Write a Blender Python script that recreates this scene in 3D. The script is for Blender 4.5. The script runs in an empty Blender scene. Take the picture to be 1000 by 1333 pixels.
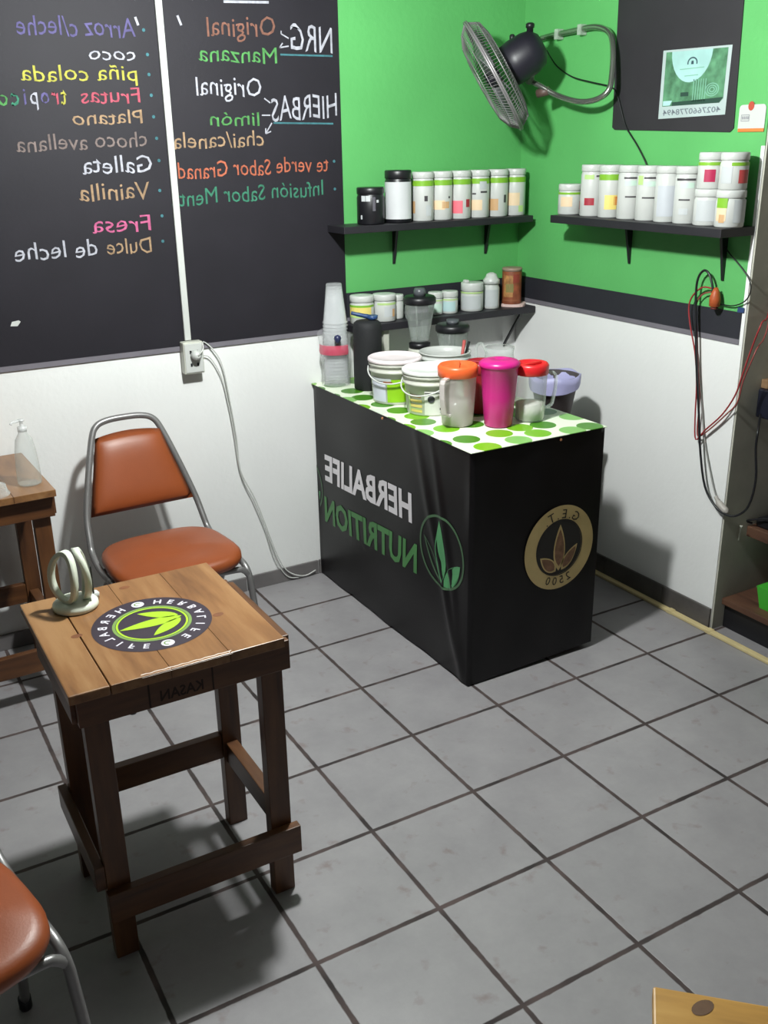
import bpy, bmesh, math, random
from mathutils import Vector, Matrix
random.seed(7)
PI = math.pi
SC = bpy.context.scene
COL = SC.collection
def R(d): return math.radians(d)

# ------------------------------------------------------------------ camera
F = 1272.4723
CAM = Vector((-1.354991, -3.212800, 1.733448))
RV = Vector((-1.18305467, 0.302538550, 0.468136418))      # rotation vector world -> camera
def rotm(v):
    th = v.length
    return Matrix.Rotation(th, 3, v.normalized())
RM = rotm(RV)
cd = bpy.data.cameras.new('camera'); cam = bpy.data.objects.new('camera', cd); COL.objects.link(cam)
cd.sensor_fit = 'HORIZONTAL'; cd.sensor_width = 36.0; cd.lens = F*36/1000.0
cd.clip_start = 0.05; cd.clip_end = 50
cam.matrix_world = Matrix.Translation(CAM) @ RM.transposed().to_4x4()
SC.camera = cam

# ------------------------------------------------------------------ world, lamps, exposure
w = bpy.data.worlds.new('world'); SC.world = w; w.use_nodes = True
w.node_tree.nodes['Background'].inputs[0].default_value = (0.75, 0.85, 1, 1)
w.node_tree.nodes['Background'].inputs[1].default_value = 0.02
SC.view_settings.view_transform = 'Standard'; SC.view_settings.look = 'None'
SC.view_settings.exposure = 0.0; SC.view_settings.gamma = 1.0
SC.view_settings.use_curve_mapping = False
BULB = Vector((-0.27, -1.05, 2.22))
def point(name, loc, power, rad, col):
    l = bpy.data.lights.new(name, 'POINT'); l.energy = power; l.shadow_soft_size = rad; l.color = col
    o = bpy.data.objects.new(name, l); COL.objects.link(o); o.location = loc; return o
point('bulb_light', BULB, 176, 0.055, (0.96, 1.0, 0.98))
def area(name, loc, rot, sx, sy, power, col):
    l = bpy.data.lights.new(name, 'AREA'); l.energy = power; l.shape = 'RECTANGLE'; l.size = sx; l.size_y = sy; l.color = col
    o = bpy.data.objects.new(name, l); COL.objects.link(o); o.location = loc; o.rotation_euler = rot; return o
area('room_fill', (-1.5, -4.9, 1.5), (R(90), 0, 0), 2.2, 1.8, 3, (0.88, 0.95, 1.0))  # soft fill added behind the camera for ambient light; no doorway modelled

# ------------------------------------------------------------------ pixel -> plane helpers (photograph frame 1000x1333)
def ray(u, v): return RM.transposed() @ Vector(((u-500)/F, -(v-666.5)/F, -1))
def pz(u, v, z): d = ray(u, v); return CAM + d*((z-CAM.z)/d.z)
def py(u, v, y): d = ray(u, v); return CAM + d*((y-CAM.y)/d.y)
def px(u, v, x): d = ray(u, v); return CAM + d*((x-CAM.x)/d.x)

# ------------------------------------------------------------------ materials
def lin(c):
    return tuple(((x/12.92) if x <= 0.04045 else ((x+0.055)/1.055)**2.4) for x in c)
def rgb(r, g, b): return lin((r/255, g/255, b/255))
MATS = {}
def nn(nt, t, **kw):
    n = nt.nodes.new(t)
    for k, v in kw.items(): setattr(n, k, v)
    return n
def mat(name, col, rough=0.5, metal=0.0, var=0.06, scale=8.0, bump=0.0, bscale=60.0, trans=0.0, spec=0.5, alpha=None, coat=0.0):
    if name in MATS: return MATS[name]
    m = bpy.data.materials.new(name); m.use_nodes = True; nt = m.node_tree
    b = nt.nodes['Principled BSDF']; c = rgb(*col)
    tc = nn(nt, 'ShaderNodeTexCoord'); no = nn(nt, 'ShaderNodeTexNoise')
    no.inputs['Scale'].default_value = scale; no.inputs['Detail'].default_value = 4
    nt.links.new(tc.outputs['Object'], no.inputs['Vector'])
    rp = nn(nt, 'ShaderNodeValToRGB')
    rp.color_ramp.elements[0].position = 0.3; rp.color_ramp.elements[1].position = 0.7
    rp.color_ramp.elements[0].color = (*[max(0, x*(1-var)) for x in c], 1)
    rp.color_ramp.elements[1].color = (*[min(1, x*(1+var)) for x in c], 1)
    nt.links.new(no.outputs[0], rp.inputs[0]); nt.links.new(rp.outputs[0], b.inputs['Base Color'])
    b.inputs['Roughness'].default_value = rough; b.inputs['Metallic'].default_value = metal
    b.inputs['Specular IOR Level'].default_value = spec
    b.inputs['Transmission Weight'].default_value = trans
    b.inputs['Coat Weight'].default_value = coat
    if bump:
        n2 = nn(nt, 'ShaderNodeTexNoise'); n2.inputs['Scale'].default_value = bscale; n2.inputs['Detail'].default_value = 3
        nt.links.new(tc.outputs['Object'], n2.inputs['Vector'])
        bp = nn(nt, 'ShaderNodeBump'); bp.inputs['Strength'].default_value = bump; bp.inputs['Distance'].default_value = 0.004
        nt.links.new(n2.outputs[0], bp.inputs['Height']); nt.links.new(bp.outputs[0], b.inputs['Normal'])
    if alpha is not None:
        b.inputs['Alpha'].default_value = alpha
    MATS[name] = m; return m
def clear(name, col, a_face, a_edge, rough=0.12):
    """thin clear plastic / glass: see-through facing, denser at the rim"""
    if name in MATS: return MATS[name]
    m = bpy.data.materials.new(name); m.use_nodes = True; nt = m.node_tree
    b = nt.nodes['Principled BSDF']; b.inputs['Base Color'].default_value = (*rgb(*col), 1)
    b.inputs['Roughness'].default_value = rough
    lw = nn(nt, 'ShaderNodeLayerWeight'); lw.inputs[0].default_value = 0.35
    mr = nn(nt, 'ShaderNodeMapRange'); mr.inputs[3].default_value = a_face; mr.inputs[4].default_value = a_edge
    nt.links.new(lw.outputs['Facing'], mr.inputs[0]); nt.links.new(mr.outputs[0], b.inputs['Alpha'])
    MATS[name] = m; return m
def wood(name, c1, c2, c3, axis='Y', rough=0.4, sc=1.0):
    if name in MATS: return MATS[name]
    m = bpy.data.materials.new(name); m.use_nodes = True; nt = m.node_tree; b = nt.nodes['Principled BSDF']
    tc = nn(nt, 'ShaderNodeTexCoord'); mp = nn(nt, 'ShaderNodeMapping')
    s = {'X': (1.2, 9, 9), 'Y': (9, 1.2, 9), 'Z': (9, 9, 1.2)}[axis]
    mp.inputs['Scale'].default_value = [x*sc for x in s]
    n1 = nn(nt, 'ShaderNodeTexNoise'); n1.inputs['Scale'].default_value = 1.4; n1.inputs['Detail'].default_value = 6
    n1.inputs['Distortion'].default_value = 1.2
    n2 = nn(nt, 'ShaderNodeTexNoise'); n2.inputs['Scale'].default_value = 7; n2.inputs['Detail'].default_value = 5
    nt.links.new(tc.outputs['Object'], mp.inputs[0])
    nt.links.new(mp.outputs[0], n1.inputs['Vector']); nt.links.new(mp.outputs[0], n2.inputs['Vector'])
    mx = nn(nt, 'ShaderNodeMath', operation='MULTIPLY_ADD'); mx.inputs[1].default_value = 0.35
    nt.links.new(n2.outputs[0], mx.inputs[0])
    m2 = nn(nt, 'ShaderNodeMath', operation='MULTIPLY'); m2.inputs[1].default_value = 0.65
    nt.links.new(n1.outputs[0], m2.inputs[0]); nt.links.new(m2.outputs[0], mx.inputs[2])
    rp = nn(nt, 'ShaderNodeValToRGB'); e = rp.color_ramp.elements
    e[0].position = 0.33; e[0].color = (*rgb(*c1), 1); e[1].position = 0.66; e[1].color = (*rgb(*c3), 1)
    k = e.new(0.5); k.color = (*rgb(*c2), 1)
    nt.links.new(mx.outputs[0], rp.inputs[0]); nt.links.new(rp.outputs[0], b.inputs['Base Color'])
    b.inputs['Roughness'].default_value = rough
    bp = nn(nt, 'ShaderNodeBump'); bp.inputs['Strength'].default_value = 0.15; bp.inputs['Distance'].default_value = 0.002
    nt.links.new(n2.outputs[0], bp.inputs['Height']); nt.links.new(bp.outputs[0], b.inputs['Normal'])
    MATS[name] = m; return m
def floor_mat():
    m = bpy.data.materials.new('grey_floor_tiles'); m.use_nodes = True; nt = m.node_tree; b = nt.nodes['Principled BSDF']
    tc = nn(nt, 'ShaderNodeTexCoord')
    wob = nn(nt, 'ShaderNodeTexNoise'); wob.inputs['Scale'].default_value = 28; wob.inputs['Detail'].default_value = 3
    nt.links.new(tc.outputs['Object'], wob.inputs['Vector'])
    wm = nn(nt, 'ShaderNodeMapRange'); wm.inputs[3].default_value = -0.0022; wm.inputs[4].default_value = 0.0022
    nt.links.new(wob.outputs[0], wm.inputs[0])
    sep = nn(nt, 'ShaderNodeSeparateXYZ'); nt.links.new(tc.outputs['Object'], sep.inputs[0])
    def edge(ch):
        a = nn(nt, 'ShaderNodeMath', operation='MULTIPLY'); a.inputs[1].default_value = 1/0.33
        nt.links.new(sep.outputs[ch], a.inputs[0])
        r = nn(nt, 'ShaderNodeMath', operation='ROUND'); nt.links.new(a.outputs[0], r.inputs[0])
        s = nn(nt, 'ShaderNodeMath', operation='SUBTRACT'); nt.links.new(a.outputs[0], s.inputs[0]); nt.links.new(r.outputs[0], s.inputs[1])
        q = nn(nt, 'ShaderNodeMath', operation='ABSOLUTE'); nt.links.new(s.outputs[0], q.inputs[0])
        fl = nn(nt, 'ShaderNodeMath', operation='FLOOR'); nt.links.new(a.outputs[0], fl.inputs[0])
        return q, fl
    ex, fx = edge('X'); ey, fy = edge('Y')
    mn = nn(nt, 'ShaderNodeMath', operation='MINIMUM'); nt.links.new(ex.outputs[0], mn.inputs[0]); nt.links.new(ey.outputs[0], mn.inputs[1])
    ml = nn(nt, 'ShaderNodeMath', operation='MULTIPLY'); ml.inputs[1].default_value = 0.33; nt.links.new(mn.outputs[0], ml.inputs[0])
    ad = nn(nt, 'ShaderNodeMath', operation='ADD'); nt.links.new(ml.outputs[0], ad.inputs[0]); nt.links.new(wm.outputs[0], ad.inputs[1])
    gr = nn(nt, 'ShaderNodeMapRange'); gr.inputs[1].default_value = 0.0048; gr.inputs[2].default_value = 0.0074
    nt.links.new(ad.outputs[0], gr.inputs[0])
    # tile tone per tile + mottling
    cv = nn(nt, 'ShaderNodeCombineXYZ'); nt.links.new(fx.outputs[0], cv.inputs[0]); nt.links.new(fy.outputs[0], cv.inputs[1])
    wn = nn(nt, 'ShaderNodeTexWhiteNoise'); nt.links.new(cv.outputs[0], wn.inputs['Vector'])
    n1 = nn(nt, 'ShaderNodeTexNoise'); n1.inputs['Scale'].default_value = 5; n1.inputs['Detail'].default_value = 8; n1.inputs['Roughness'].default_value = 0.7
    nt.links.new(tc.outputs['Object'], n1.inputs['Vector'])
    ma = nn(nt, 'ShaderNodeMath', operation='MULTIPLY_ADD'); ma.inputs[1].default_value = 0.16
    nt.links.new(wn.outputs[0], ma.inputs[0]); nt.links.new(n1.outputs[0], ma.inputs[2])
    rp = nn(nt, 'ShaderNodeValToRGB'); e = rp.color_ramp.elements
    e[0].position = 0.35; e[0].color = (*rgb(134, 131, 134), 1); e[1].position = 0.85; e[1].color = (*rgb(154, 151, 153), 1)
    nt.links.new(ma.outputs[0], rp.inputs[0])
    # small rusty specks and scuffs
    n3 = nn(nt, 'ShaderNodeTexNoise'); n3.inputs['Scale'].default_value = 17; n3.inputs['Detail'].default_value = 5
    nt.links.new(tc.outputs['Object'], n3.inputs['Vector'])
    sp = nn(nt, 'ShaderNodeMapRange'); sp.inputs[1].default_value = 0.61; sp.inputs[2].default_value = 0.74; sp.inputs[4].default_value = 0.5
    nt.links.new(n3.outputs[0], sp.inputs[0])
    mix0 = nn(nt, 'ShaderNodeMix', data_type='RGBA'); nt.links.new(sp.outputs[0], mix0.inputs[0])
    nt.links.new(rp.outputs[0], mix0.inputs[6]); mix0.inputs[7].default_value = (*rgb(110, 88, 84), 1)
    gc = nn(nt, 'ShaderNodeTexNoise'); gc.inputs['Scale'].default_value = 9
    nt.links.new(tc.outputs['Object'], gc.inputs['Vector'])
    gp = nn(nt, 'ShaderNodeValToRGB'); g = gp.color_ramp.elements
    g[0].position = 0.35; g[0].color = (*rgb(42, 36, 36), 1); g[1].position = 0.7; g[1].color = (*rgb(84, 70, 68), 1)
    nt.links.new(gc.outputs[0], gp.inputs[0])
    mix = nn(nt, 'ShaderNodeMix', data_type='RGBA'); nt.links.new(gr.outputs[0], mix.inputs[0])
    nt.links.new(gp.outputs[0], mix.inputs[6]); nt.links.new(mix0.outputs[2], mix.inputs[7])
    nt.links.new(mix.outputs[2], b.inputs['Base Color'])
    rr = nn(nt, 'ShaderNodeMapRange'); rr.inputs[3].default_value = 0.85; rr.inputs[4].default_value = 0.36
    nt.links.new(gr.outputs[0], rr.inputs[0]); nt.links.new(rr.outputs[0], b.inputs['Roughness'])
    bp = nn(nt, 'ShaderNodeBump'); bp.inputs['Strength'].default_value = 0.5; bp.inputs['Distance'].default_value = 0.003
    nt.links.new(gr.outputs[0], bp.inputs['Height']); nt.links.new(bp.outputs[0], b.inputs['Normal'])
    return m
def dots_mat():
    m = bpy.data.materials.new('polka_dot_oilcloth'); m.use_nodes = True; nt = m.node_tree; b = nt.nodes['Principled BSDF']
    tc = nn(nt, 'ShaderNodeTexCoord'); mp = nn(nt, 'ShaderNodeMapping')
    mp.inputs['Scale'].default_value = (1, 1, 0)
    nt.links.new(tc.outputs['Object'], mp.inputs[0])
    vo = nn(nt, 'ShaderNodeTexVoronoi', voronoi_dimensions='2D'); vo.inputs['Scale'].default_value = 9.2; vo.inputs['Randomness'].default_value = 0.45
    nt.links.new(mp.outputs[0], vo.inputs['Vector'])
    lt = nn(nt, 'ShaderNodeMath', operation='LESS_THAN'); lt.inputs[1].default_value = 0.41; nt.links.new(vo.outputs['Distance'], lt.inputs[0])
    sp = nn(nt, 'ShaderNodeSeparateColor'); nt.links.new(vo.outputs['Color'], sp.inputs[0])
    rp = nn(nt, 'ShaderNodeValToRGB'); rp.color_ramp.interpolation = 'CONSTANT'; e = rp.color_ramp.elements
    e[0].position = 0; e[0].color = (*rgb(72, 130, 34), 1); e[1].position = 0.45; e[1].color = (*rgb(112, 172, 28), 1)
    k = e.new(0.75); k.color = (*rgb(126, 180, 96), 1); k = e.new(0.9); k.color = (*rgb(206, 218, 196), 1)
    nt.links.new(sp.outputs[0], rp.inputs[0])
    mix = nn(nt, 'ShaderNodeMix', data_type='RGBA'); nt.links.new(lt.outputs[0], mix.inputs[0])
    mix.inputs[6].default_value = (*rgb(226, 236, 212), 1); nt.links.new(rp.outputs[0], mix.inputs[7])
    nt.links.new(mix.outputs[2], b.inputs['Base Color']); b.inputs['Roughness'].default_value = 0.3
    return m

M_white = mat('white_wall_paint', (232, 232, 231), 0.6, var=0.025, scale=3, bump=0.25, bscale=45)
M_green = mat('green_wall_paint', (88, 168, 94), 0.55, var=0.05, scale=4, bump=0.3, bscale=45)
M_black = mat('black_board_paint', (34, 32, 38), 0.6, spec=0.22, var=0.1, scale=5, bump=0.08, bscale=90)
M_band = mat('black_band_paint', (36, 36, 44), 0.6, var=0.1, bump=0.1)
M_greystrip = mat('grey_board_edge', (112, 108, 116), 0.7)
M_skirt = mat('grey_skirting_tile', (112, 108, 108), 0.5, var=0.15)
M_skirtd = mat('dark_skirting_tile', (84, 80, 78), 0.6, var=0.25, scale=12)
M_niche = mat('rough_grey_plaster', (176, 175, 164), 0.9, var=0.12, scale=6, bump=0.15, bscale=30)
M_ceil = mat('grey_ceiling_paint', (112, 114, 110), 0.8)
M_far = mat('dim_far_wall_paint', (70, 72, 68), 0.8)
M_floor = floor_mat()
M_wpl = mat('white_plastic', (194, 196, 193), 0.35, var=0.02)
M_wpl2 = mat('aged_white_plastic', (190, 191, 180), 0.4, var=0.04)
M_cord = mat('white_cord_rubber', (205, 206, 202), 0.45)
M_blk = mat('black_plastic', (24, 24, 28), 0.4, var=0.1)
M_blkmatte = mat('black_cloth_cover', (22, 23, 26), 0.75, var=0.2, bump=0.2, bscale=200)
M_shelf = mat('black_painted_board', (34, 32, 38), 0.5, var=0.15)
M_banner = mat('black_vinyl_banner', (12, 10, 12), 0.36, spec=0.3, var=0.12, scale=3)
M_orange = mat('orange_vinyl', (138, 68, 32), 0.42, var=0.07, scale=10, bump=0.06, bscale=250)
M_tube = mat('grey_steel_tube', (136, 134, 134), 0.38, metal=0.55, var=0.08)
M_chrome = mat('polished_steel_tube', (168, 172, 164), 0.22, metal=0.9, var=0.04)
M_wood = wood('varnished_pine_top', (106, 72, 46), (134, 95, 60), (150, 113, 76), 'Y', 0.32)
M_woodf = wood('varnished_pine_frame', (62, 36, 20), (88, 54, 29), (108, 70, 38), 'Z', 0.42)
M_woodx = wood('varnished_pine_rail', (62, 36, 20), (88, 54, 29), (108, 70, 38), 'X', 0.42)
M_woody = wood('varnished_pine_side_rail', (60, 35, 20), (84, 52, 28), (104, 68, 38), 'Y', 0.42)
M_yel = wood('yellow_pine_top', (150, 108, 50), (184, 138, 66), (200, 156, 84), 'X', 0.4)
M_brown = wood('dark_brown_board', (62, 40, 30), (84, 56, 42), (100, 70, 52), 'Y', 0.6)
M_seam = mat('dark_seam', (40, 26, 16), 0.9)

# ------------------------------------------------------------------ mesh builder
class MB:
    def __init__(s): s.bm = bmesh.new(); s.mi = 0
    def _f(s, vs, smooth=False):
        try: f = s.bm.faces.new(vs)
        except ValueError: return None
        f.material_index = s.mi; f.smooth = smooth; return f
    def box(s, x0, x1, y0, y1, z0, z1, bev=0.0, M=None, seg=2):
        t = bmesh.new(); bmesh.ops.create_cube(t, size=1)
        for v in t.verts: v.co = Vector(((x0+x1)/2+v.co.x*(x1-x0), (y0+y1)/2+v.co.y*(y1-y0), (z0+z1)/2+v.co.z*(z1-z0)))
        if bev: bmesh.ops.bevel(t, geom=t.edges[:], offset=bev, segments=seg, affect='EDGES', profile=0.5)
        s._add(t, M, bev > 0 and seg > 2); return s
    def _add(s, t, M=None, smooth=False):
        mp = {}
        for v in t.verts: mp[v] = s.bm.verts.new(M @ v.co if M else v.co)
        for f in t.faces:
            s._f([mp[v] for v in f.verts], smooth)
        t.free()
    def lathe(s, prof, n=32, M=None, smooth=True, cap0=True, cap1=True, a0=0.0, a1=2*PI):
        full = abs(a1-a0-2*PI) < 1e-6; k = n if full else n+1
        rings = []
        for r, z in prof:
            ring = []
            for i in range(k):
                a = a0+(a1-a0)*i/n; p = Vector((r*math.cos(a), r*math.sin(a), z))
                ring.append(s.bm.verts.new(M @ p if M else p))
            rings.append(ring)
        for j in range(len(rings)-1):
            for i in range(n):
                s._f([rings[j][i], rings[j][(i+1) % k], rings[j+1][(i+1) % k], rings[j+1][i]], smooth)
        if full and cap0 and prof[0][0] > 1e-5: s._f(rings[0][::-1])
        if full and cap1 and prof[-1][0] > 1e-5: s._f(rings[-1])
        return s
    def tube(s, pts, r, n=8, closed=False, smooth=True, sub=0, cap=True):
        pts = [Vector(p) for p in pts]
        if sub:
            out = []; L = len(pts); rng = L if closed else L-1
            for i in range(rng):
                p1, p2 = pts[i], pts[(i+1) % L]
                p0 = pts[(i-1) % L] if (closed or i > 0) else p1*2-p2
                p3 = pts[(i+2) % L] if (closed or i+2 < L) else p2*2-p1
                for k in range(sub):
                    t = k/sub
                    out.append(0.5*((2*p1)+(p2-p0)*t+(2*p0-5*p1+4*p2-p3)*t*t+(3*p1-p0-3*p2+p3)*t**3))
            if not closed: out.append(pts[-1])
            pts = out
        L = len(pts); rad = r if isinstance(r, (list, tuple)) else [r]*L
        if len(rad) != L: rad = [rad[min(len(rad)-1, int(i*len(rad)/L))] for i in range(L)]
        nrm = None; rings = []
        for i in range(L):
            a = pts[(i-1) % L] if (closed or i > 0) else pts[i]
            b = pts[(i+1) % L] if (closed or i < L-1) else pts[i]
            t = (b-a).normalized()
            if nrm is None:
                nrm = t.cross(Vector((0, 0, 1)))
                if nrm.length < 0.05: nrm = t.cross(Vector((1, 0, 0)))
                nrm.normalize()
            else:
                nrm = (nrm-t*nrm.dot(t))
                if nrm.length < 1e-6: nrm = t.orthogonal()
                nrm.normalize()
            bn = t.cross(nrm)
            rings.append([s.bm.verts.new(pts[i]+(nrm*math.cos(2*PI*k/n)+bn*math.sin(2*PI*k/n))*rad[i]) for k in range(n)])
        for j in range(L if closed else L-1):
            A, B = rings[j], rings[(j+1) % L]
            for k in range(n): s._f([A[k], A[(k+1) % n], B[(k+1) % n], B[k]], smooth)
        if cap and not closed: s._f(rings[0][::-1]); s._f(rings[-1])
        return s
    def poly(s, pts):
        s._f([s.bm.verts.new(Vector(p)) for p in pts]); return s
    def strip(s, A, B, closed=False):
        a = [s.bm.verts.new(Vector(p)) for p in A]; b = [s.bm.verts.new(Vector(p)) for p in B]; n = len(a)
        for i in range(n if closed else n-1): s._f([a[i], a[(i+1) % n], b[(i+1) % n], b[i]])
        return s
    def prism(s, pts, off):
        off = Vector(off); a = [s.bm.verts.new(Vector(p)) for p in pts]; b = [s.bm.verts.new(Vector(p)+off) for p in pts]
        n = len(a)
        s._f(a[::-1]); s._f(b)
        for i in range(n): s._f([a[i], a[(i+1) % n], b[(i+1) % n], b[i]])
        return s
    def build(s, name, mats, parent=None, fix=True, world=False, sub=0, kind=None):
        if fix: bmesh.ops.recalc_face_normals(s.bm, faces=s.bm.faces[:])
        me = bpy.data.meshes.new(name)
        if world and parent is not None:
            L = Vector(parent.location)
            for v in s.bm.verts: v.co -= L
        s.bm.to_mesh(me); s.bm.free()
        for m in (mats if isinstance(mats, (list, tuple)) else [mats]): me.materials.append(m)
        o = bpy.data.objects.new(name, me); COL.objects.link(o)
        if parent is not None: o.parent = parent
        if sub:
            md = o.modifiers.new('sub', 'SUBSURF'); md.levels = sub; md.render_levels = sub
        if kind: o['kind'] = kind
        return o
def thing(name, label, cat, loc=(0, 0, 0), rz=0.0, group=None):
    o = bpy.data.objects.new(name, None); COL.objects.link(o); o.empty_display_size = 0.05
    o.location = loc; o.rotation_euler = (0, 0, rz); o['label'] = label; o['category'] = cat
    if group: o['group'] = group
    return o
def tag(o, label, cat, group=None):
    o['label'] = label; o['category'] = cat
    if group: o['group'] = group
    return o
def dup(src, loc=None, rz=None, label=None):
    r = src.copy(); COL.objects.link(r)
    if loc is not None: r.location = loc
    if rz is not None: r.rotation_euler = (0, 0, rz)
    if label: r['label'] = label
    def kids(a, b):
        for ch in list(a.children):
            if ch == b: continue
            c = ch.copy(); COL.objects.link(c); c.parent = b; kids(ch, c)
    kids(src, r); return r
def centre(o):
    """move a single mesh object's origin to the base of its mesh"""
    me = o.data; n = len(me.vertices)
    c = sum((v.co for v in me.vertices), Vector())/n; c.z = min(v.co.z for v in me.vertices)
    for v in me.vertices: v.co -= c
    o.location = c; return o

# text: glyph outlines as flat mesh in 2D
_tc = {}
def glyphs(txt, bold=0.0, res=2):
    k = (txt, bold)
    if k in _tc: return _tc[k]
    cu = bpy.data.curves.new('t', 'FONT'); cu.body = txt; cu.size = 1; cu.resolution_u = res; cu.offset = bold
    o = bpy.data.objects.new('t', cu); COL.objects.link(o)
    dg = bpy.context.evaluated_depsgraph_get(); dg.update()
    me = bpy.data.meshes.new_from_object(o.evaluated_get(dg))
    V = [(v.co.x, v.co.y) for v in me.vertices]; P = [tuple(p.vertices) for p in me.polygons]
    bpy.data.objects.remove(o); bpy.data.curves.remove(cu); bpy.data.meshes.remove(me)
    _tc[k] = (V, P); return V, P
def put_text(mb, txt, fn, bold=0.0):
    """fn maps (s, t): s in 0..1 along the text, t in units of cap height"""
    V, P = glyphs(txt, bold)
    if not V: return
    x0 = min(v[0] for v in V); x1 = max(v[0] for v in V)
    vs = [mb.bm.verts.new(Vector(fn((x-x0)/(x1-x0), y/0.70))) for x, y in V]
    for p in P: mb._f([vs[i] for i in p])
def line_fn(p0, p1, up, off=Vector((0, 0, 0)), jit=0.0, slant=0.0):
    p0 = Vector(p0); p1 = Vector(p1); up = Vector(up); d = p1-p0; dn = d.normalized()
    ph = random.random()*6
    def fn(s, t):
        return p0+d*s+up*(t+jit*math.sin(s*17+ph)*0.12)+dn*(slant*t*up.length)+off
    return fn
def leaf_pts(b, t, wd, n=9, bias=0.45):
    b = Vector(b); t = Vector(t); d = t-b; nrm = Vector((-d.y, d.x)).normalized()*wd/2
    L = []; Rr = []
    for i in range(n+1):
        k = i/n; wv = math.sin(PI*k**(0.8))**0.85 if 0 < k < 1 else 0
        L.append(b+d*k+nrm*wv); Rr.append(b+d*k-nrm*wv)
    return L+Rr[-2:0:-1]

# ================================================================== STRUCTURE
YA, XB, YE, H = 0.27, 1.32, -0.975, 2.42
XL, YF, XN = -3.0, -5.0, 1.95
def struct(name, mb, m): return mb.build(name, m, kind='structure')
mb = MB(); mb.box(XL-.1, XN+.1, YF-.1, YA+.1, -0.1, 0.0); struct('floor', mb, M_floor)
mb = MB(); mb.box(XL-.1, XN+.1, YF-.1, YA+.1, H, H+0.1); struct('ceiling', mb, M_ceil)
mb = MB(); mb.box(XL-.1, XB, YA, YA+.1, 0, 1.062); mb.mi = 1; mb.box(XL-.1, XB, YA, YA+.1, 1.062, H); struct('wall_back', mb, [M_white, M_green])
mb = MB(); mb.box(XB, XN, YE, YA+.1, 0, 1.075); mb.mi = 1; mb.box(XB, XN, YE+.014, YA+.1, 1.075, 1.70); mb.box(XB, XN, YE, YA+.1, 1.70, H); mb.mi = 0; mb.box(XB, XN, YE, YE+.014, 1.075, 1.70)
mb.mi = 2; mb.box(XB+.004, XN, YE-.006, YE, 0, H); struct('wall_right', mb, [M_white, M_green, M_niche])
mb = MB(); mb.box(XN, XN+.1, YF-.1, YE-.006, 0, H); struct('wall_niche', mb, M_niche)
mb = MB(); mb.box(XL-.1, XL, YF-.1, YA, 0, H); struct('wall_left', mb, M_far)
mb = MB(); mb.box(XL, XN, YF-.1, YF, 0, H); struct('wall_front', mb, M_far)
mb = MB()
x = XL
while x < XB-.02:
    x1 = min(x+.33, XB-.012); mb.box(x+.002, x1-.002, YA-.010, YA, 0, 0.062, .002); x = x1
struct('baseboard_back', mb, M_skirt)
mb = MB()
y = YA-.012
while y > YE+.01:
    y1 = max(y-.33, YE); mb.box(XB-.010, XB, y1+.001, y-.001, 0, 0.085, .002); y = y1
struct('baseboard_right', mb, M_skirtd)
# painted black band with its grey lower edge
mb = MB(); mb.box(.475, XB-.001, YA-.003, YA, 1.075, 1.172); mb.mi = 1; mb.box(.475, XB-.001, YA-.003, YA, 1.06, 1.075); struct('trim_1', mb, [M_band, M_greystrip])
mb = MB(); mb.box(XB-.003, XB, YE+.014, YA-.004, 1.088, 1.178); mb.mi = 1; mb.box(XB-.003, XB, YE+.014, YA-.004, 1.07, 1.088); struct('trim_2', mb, [M_band, M_greystrip])

# yellowed duct on the floor along the right wall
mb = MB()
segs = [YA-.02, -.30, -.80, -.995, -1.6, -2.4]
for a, b in zip(segs[:-1], segs[1:]):
    mb.box(XB-.036, XB-.012, b, a, 0.0005, .013, .003)
for j in segs[1:-1]: mb.box(XB-.038, XB-.0105, j-.012, j+.012, 0.0005, .015, .002)
tag(centre(mb.build('cable_duct', mat('yellowed_duct_plastic', (206, 188, 140), .5, var=.1))), 'narrow yellowed cable duct on the floor along the right wall', 'cable duct')

# ================================================================== CHALKBOARD
cb = thing('chalkboard', 'large black chalkboard covered in coloured handwritten flavour names on the back wall', 'chalkboard', (-.6, YA, 1.05))
mb = MB(); mb.box(-1.9, .472, YA-.006, YA-.0005, 1.04, H-.02); mb.build('board_surface', M_black, cb, world=True)
mb = MB(); mb.box(-1.9, .472, YA-.007, YA-.0005, 1.022, 1.04); mb.build('bottom_edge', M_greystrip, cb, world=True)
YC = YA-.0072
def chalk(col):
    col = tuple(int(c*.8) for c in col)
    return mat('chalk_%d_%d_%d' % col, col, 0.9, var=0.25, scale=60)
WH = (202, 202, 214); PU = (106, 98, 152); YE_ = (206, 200, 84); RD = (204, 92, 112); PK = (222, 108, 158); TN = (184, 152, 118)
BN = (148, 100, 84); GN = (92, 168, 92); OR_ = (206, 112, 82); TG = (62, 140, 112); TE = (70, 132, 142); BR = (140, 124, 120)
def cpt(u, v): return py(u, v, YC)
def chalk_line(txt, u0, v0, u1, v1, hpx, col, slant=0.0):
    a = cpt(u0, v0); b = cpt(u1, v1); c = cpt(u0, v0-hpx); up = Vector((0, 0, (c-a).length))
    mb = MB(); put_text(mb, txt, line_fn(a, b, up, jit=0.5, slant=slant), bold=0.0); mb.build('chalk_lettering', chalk(col), cb, fix=False, world=True)
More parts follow.
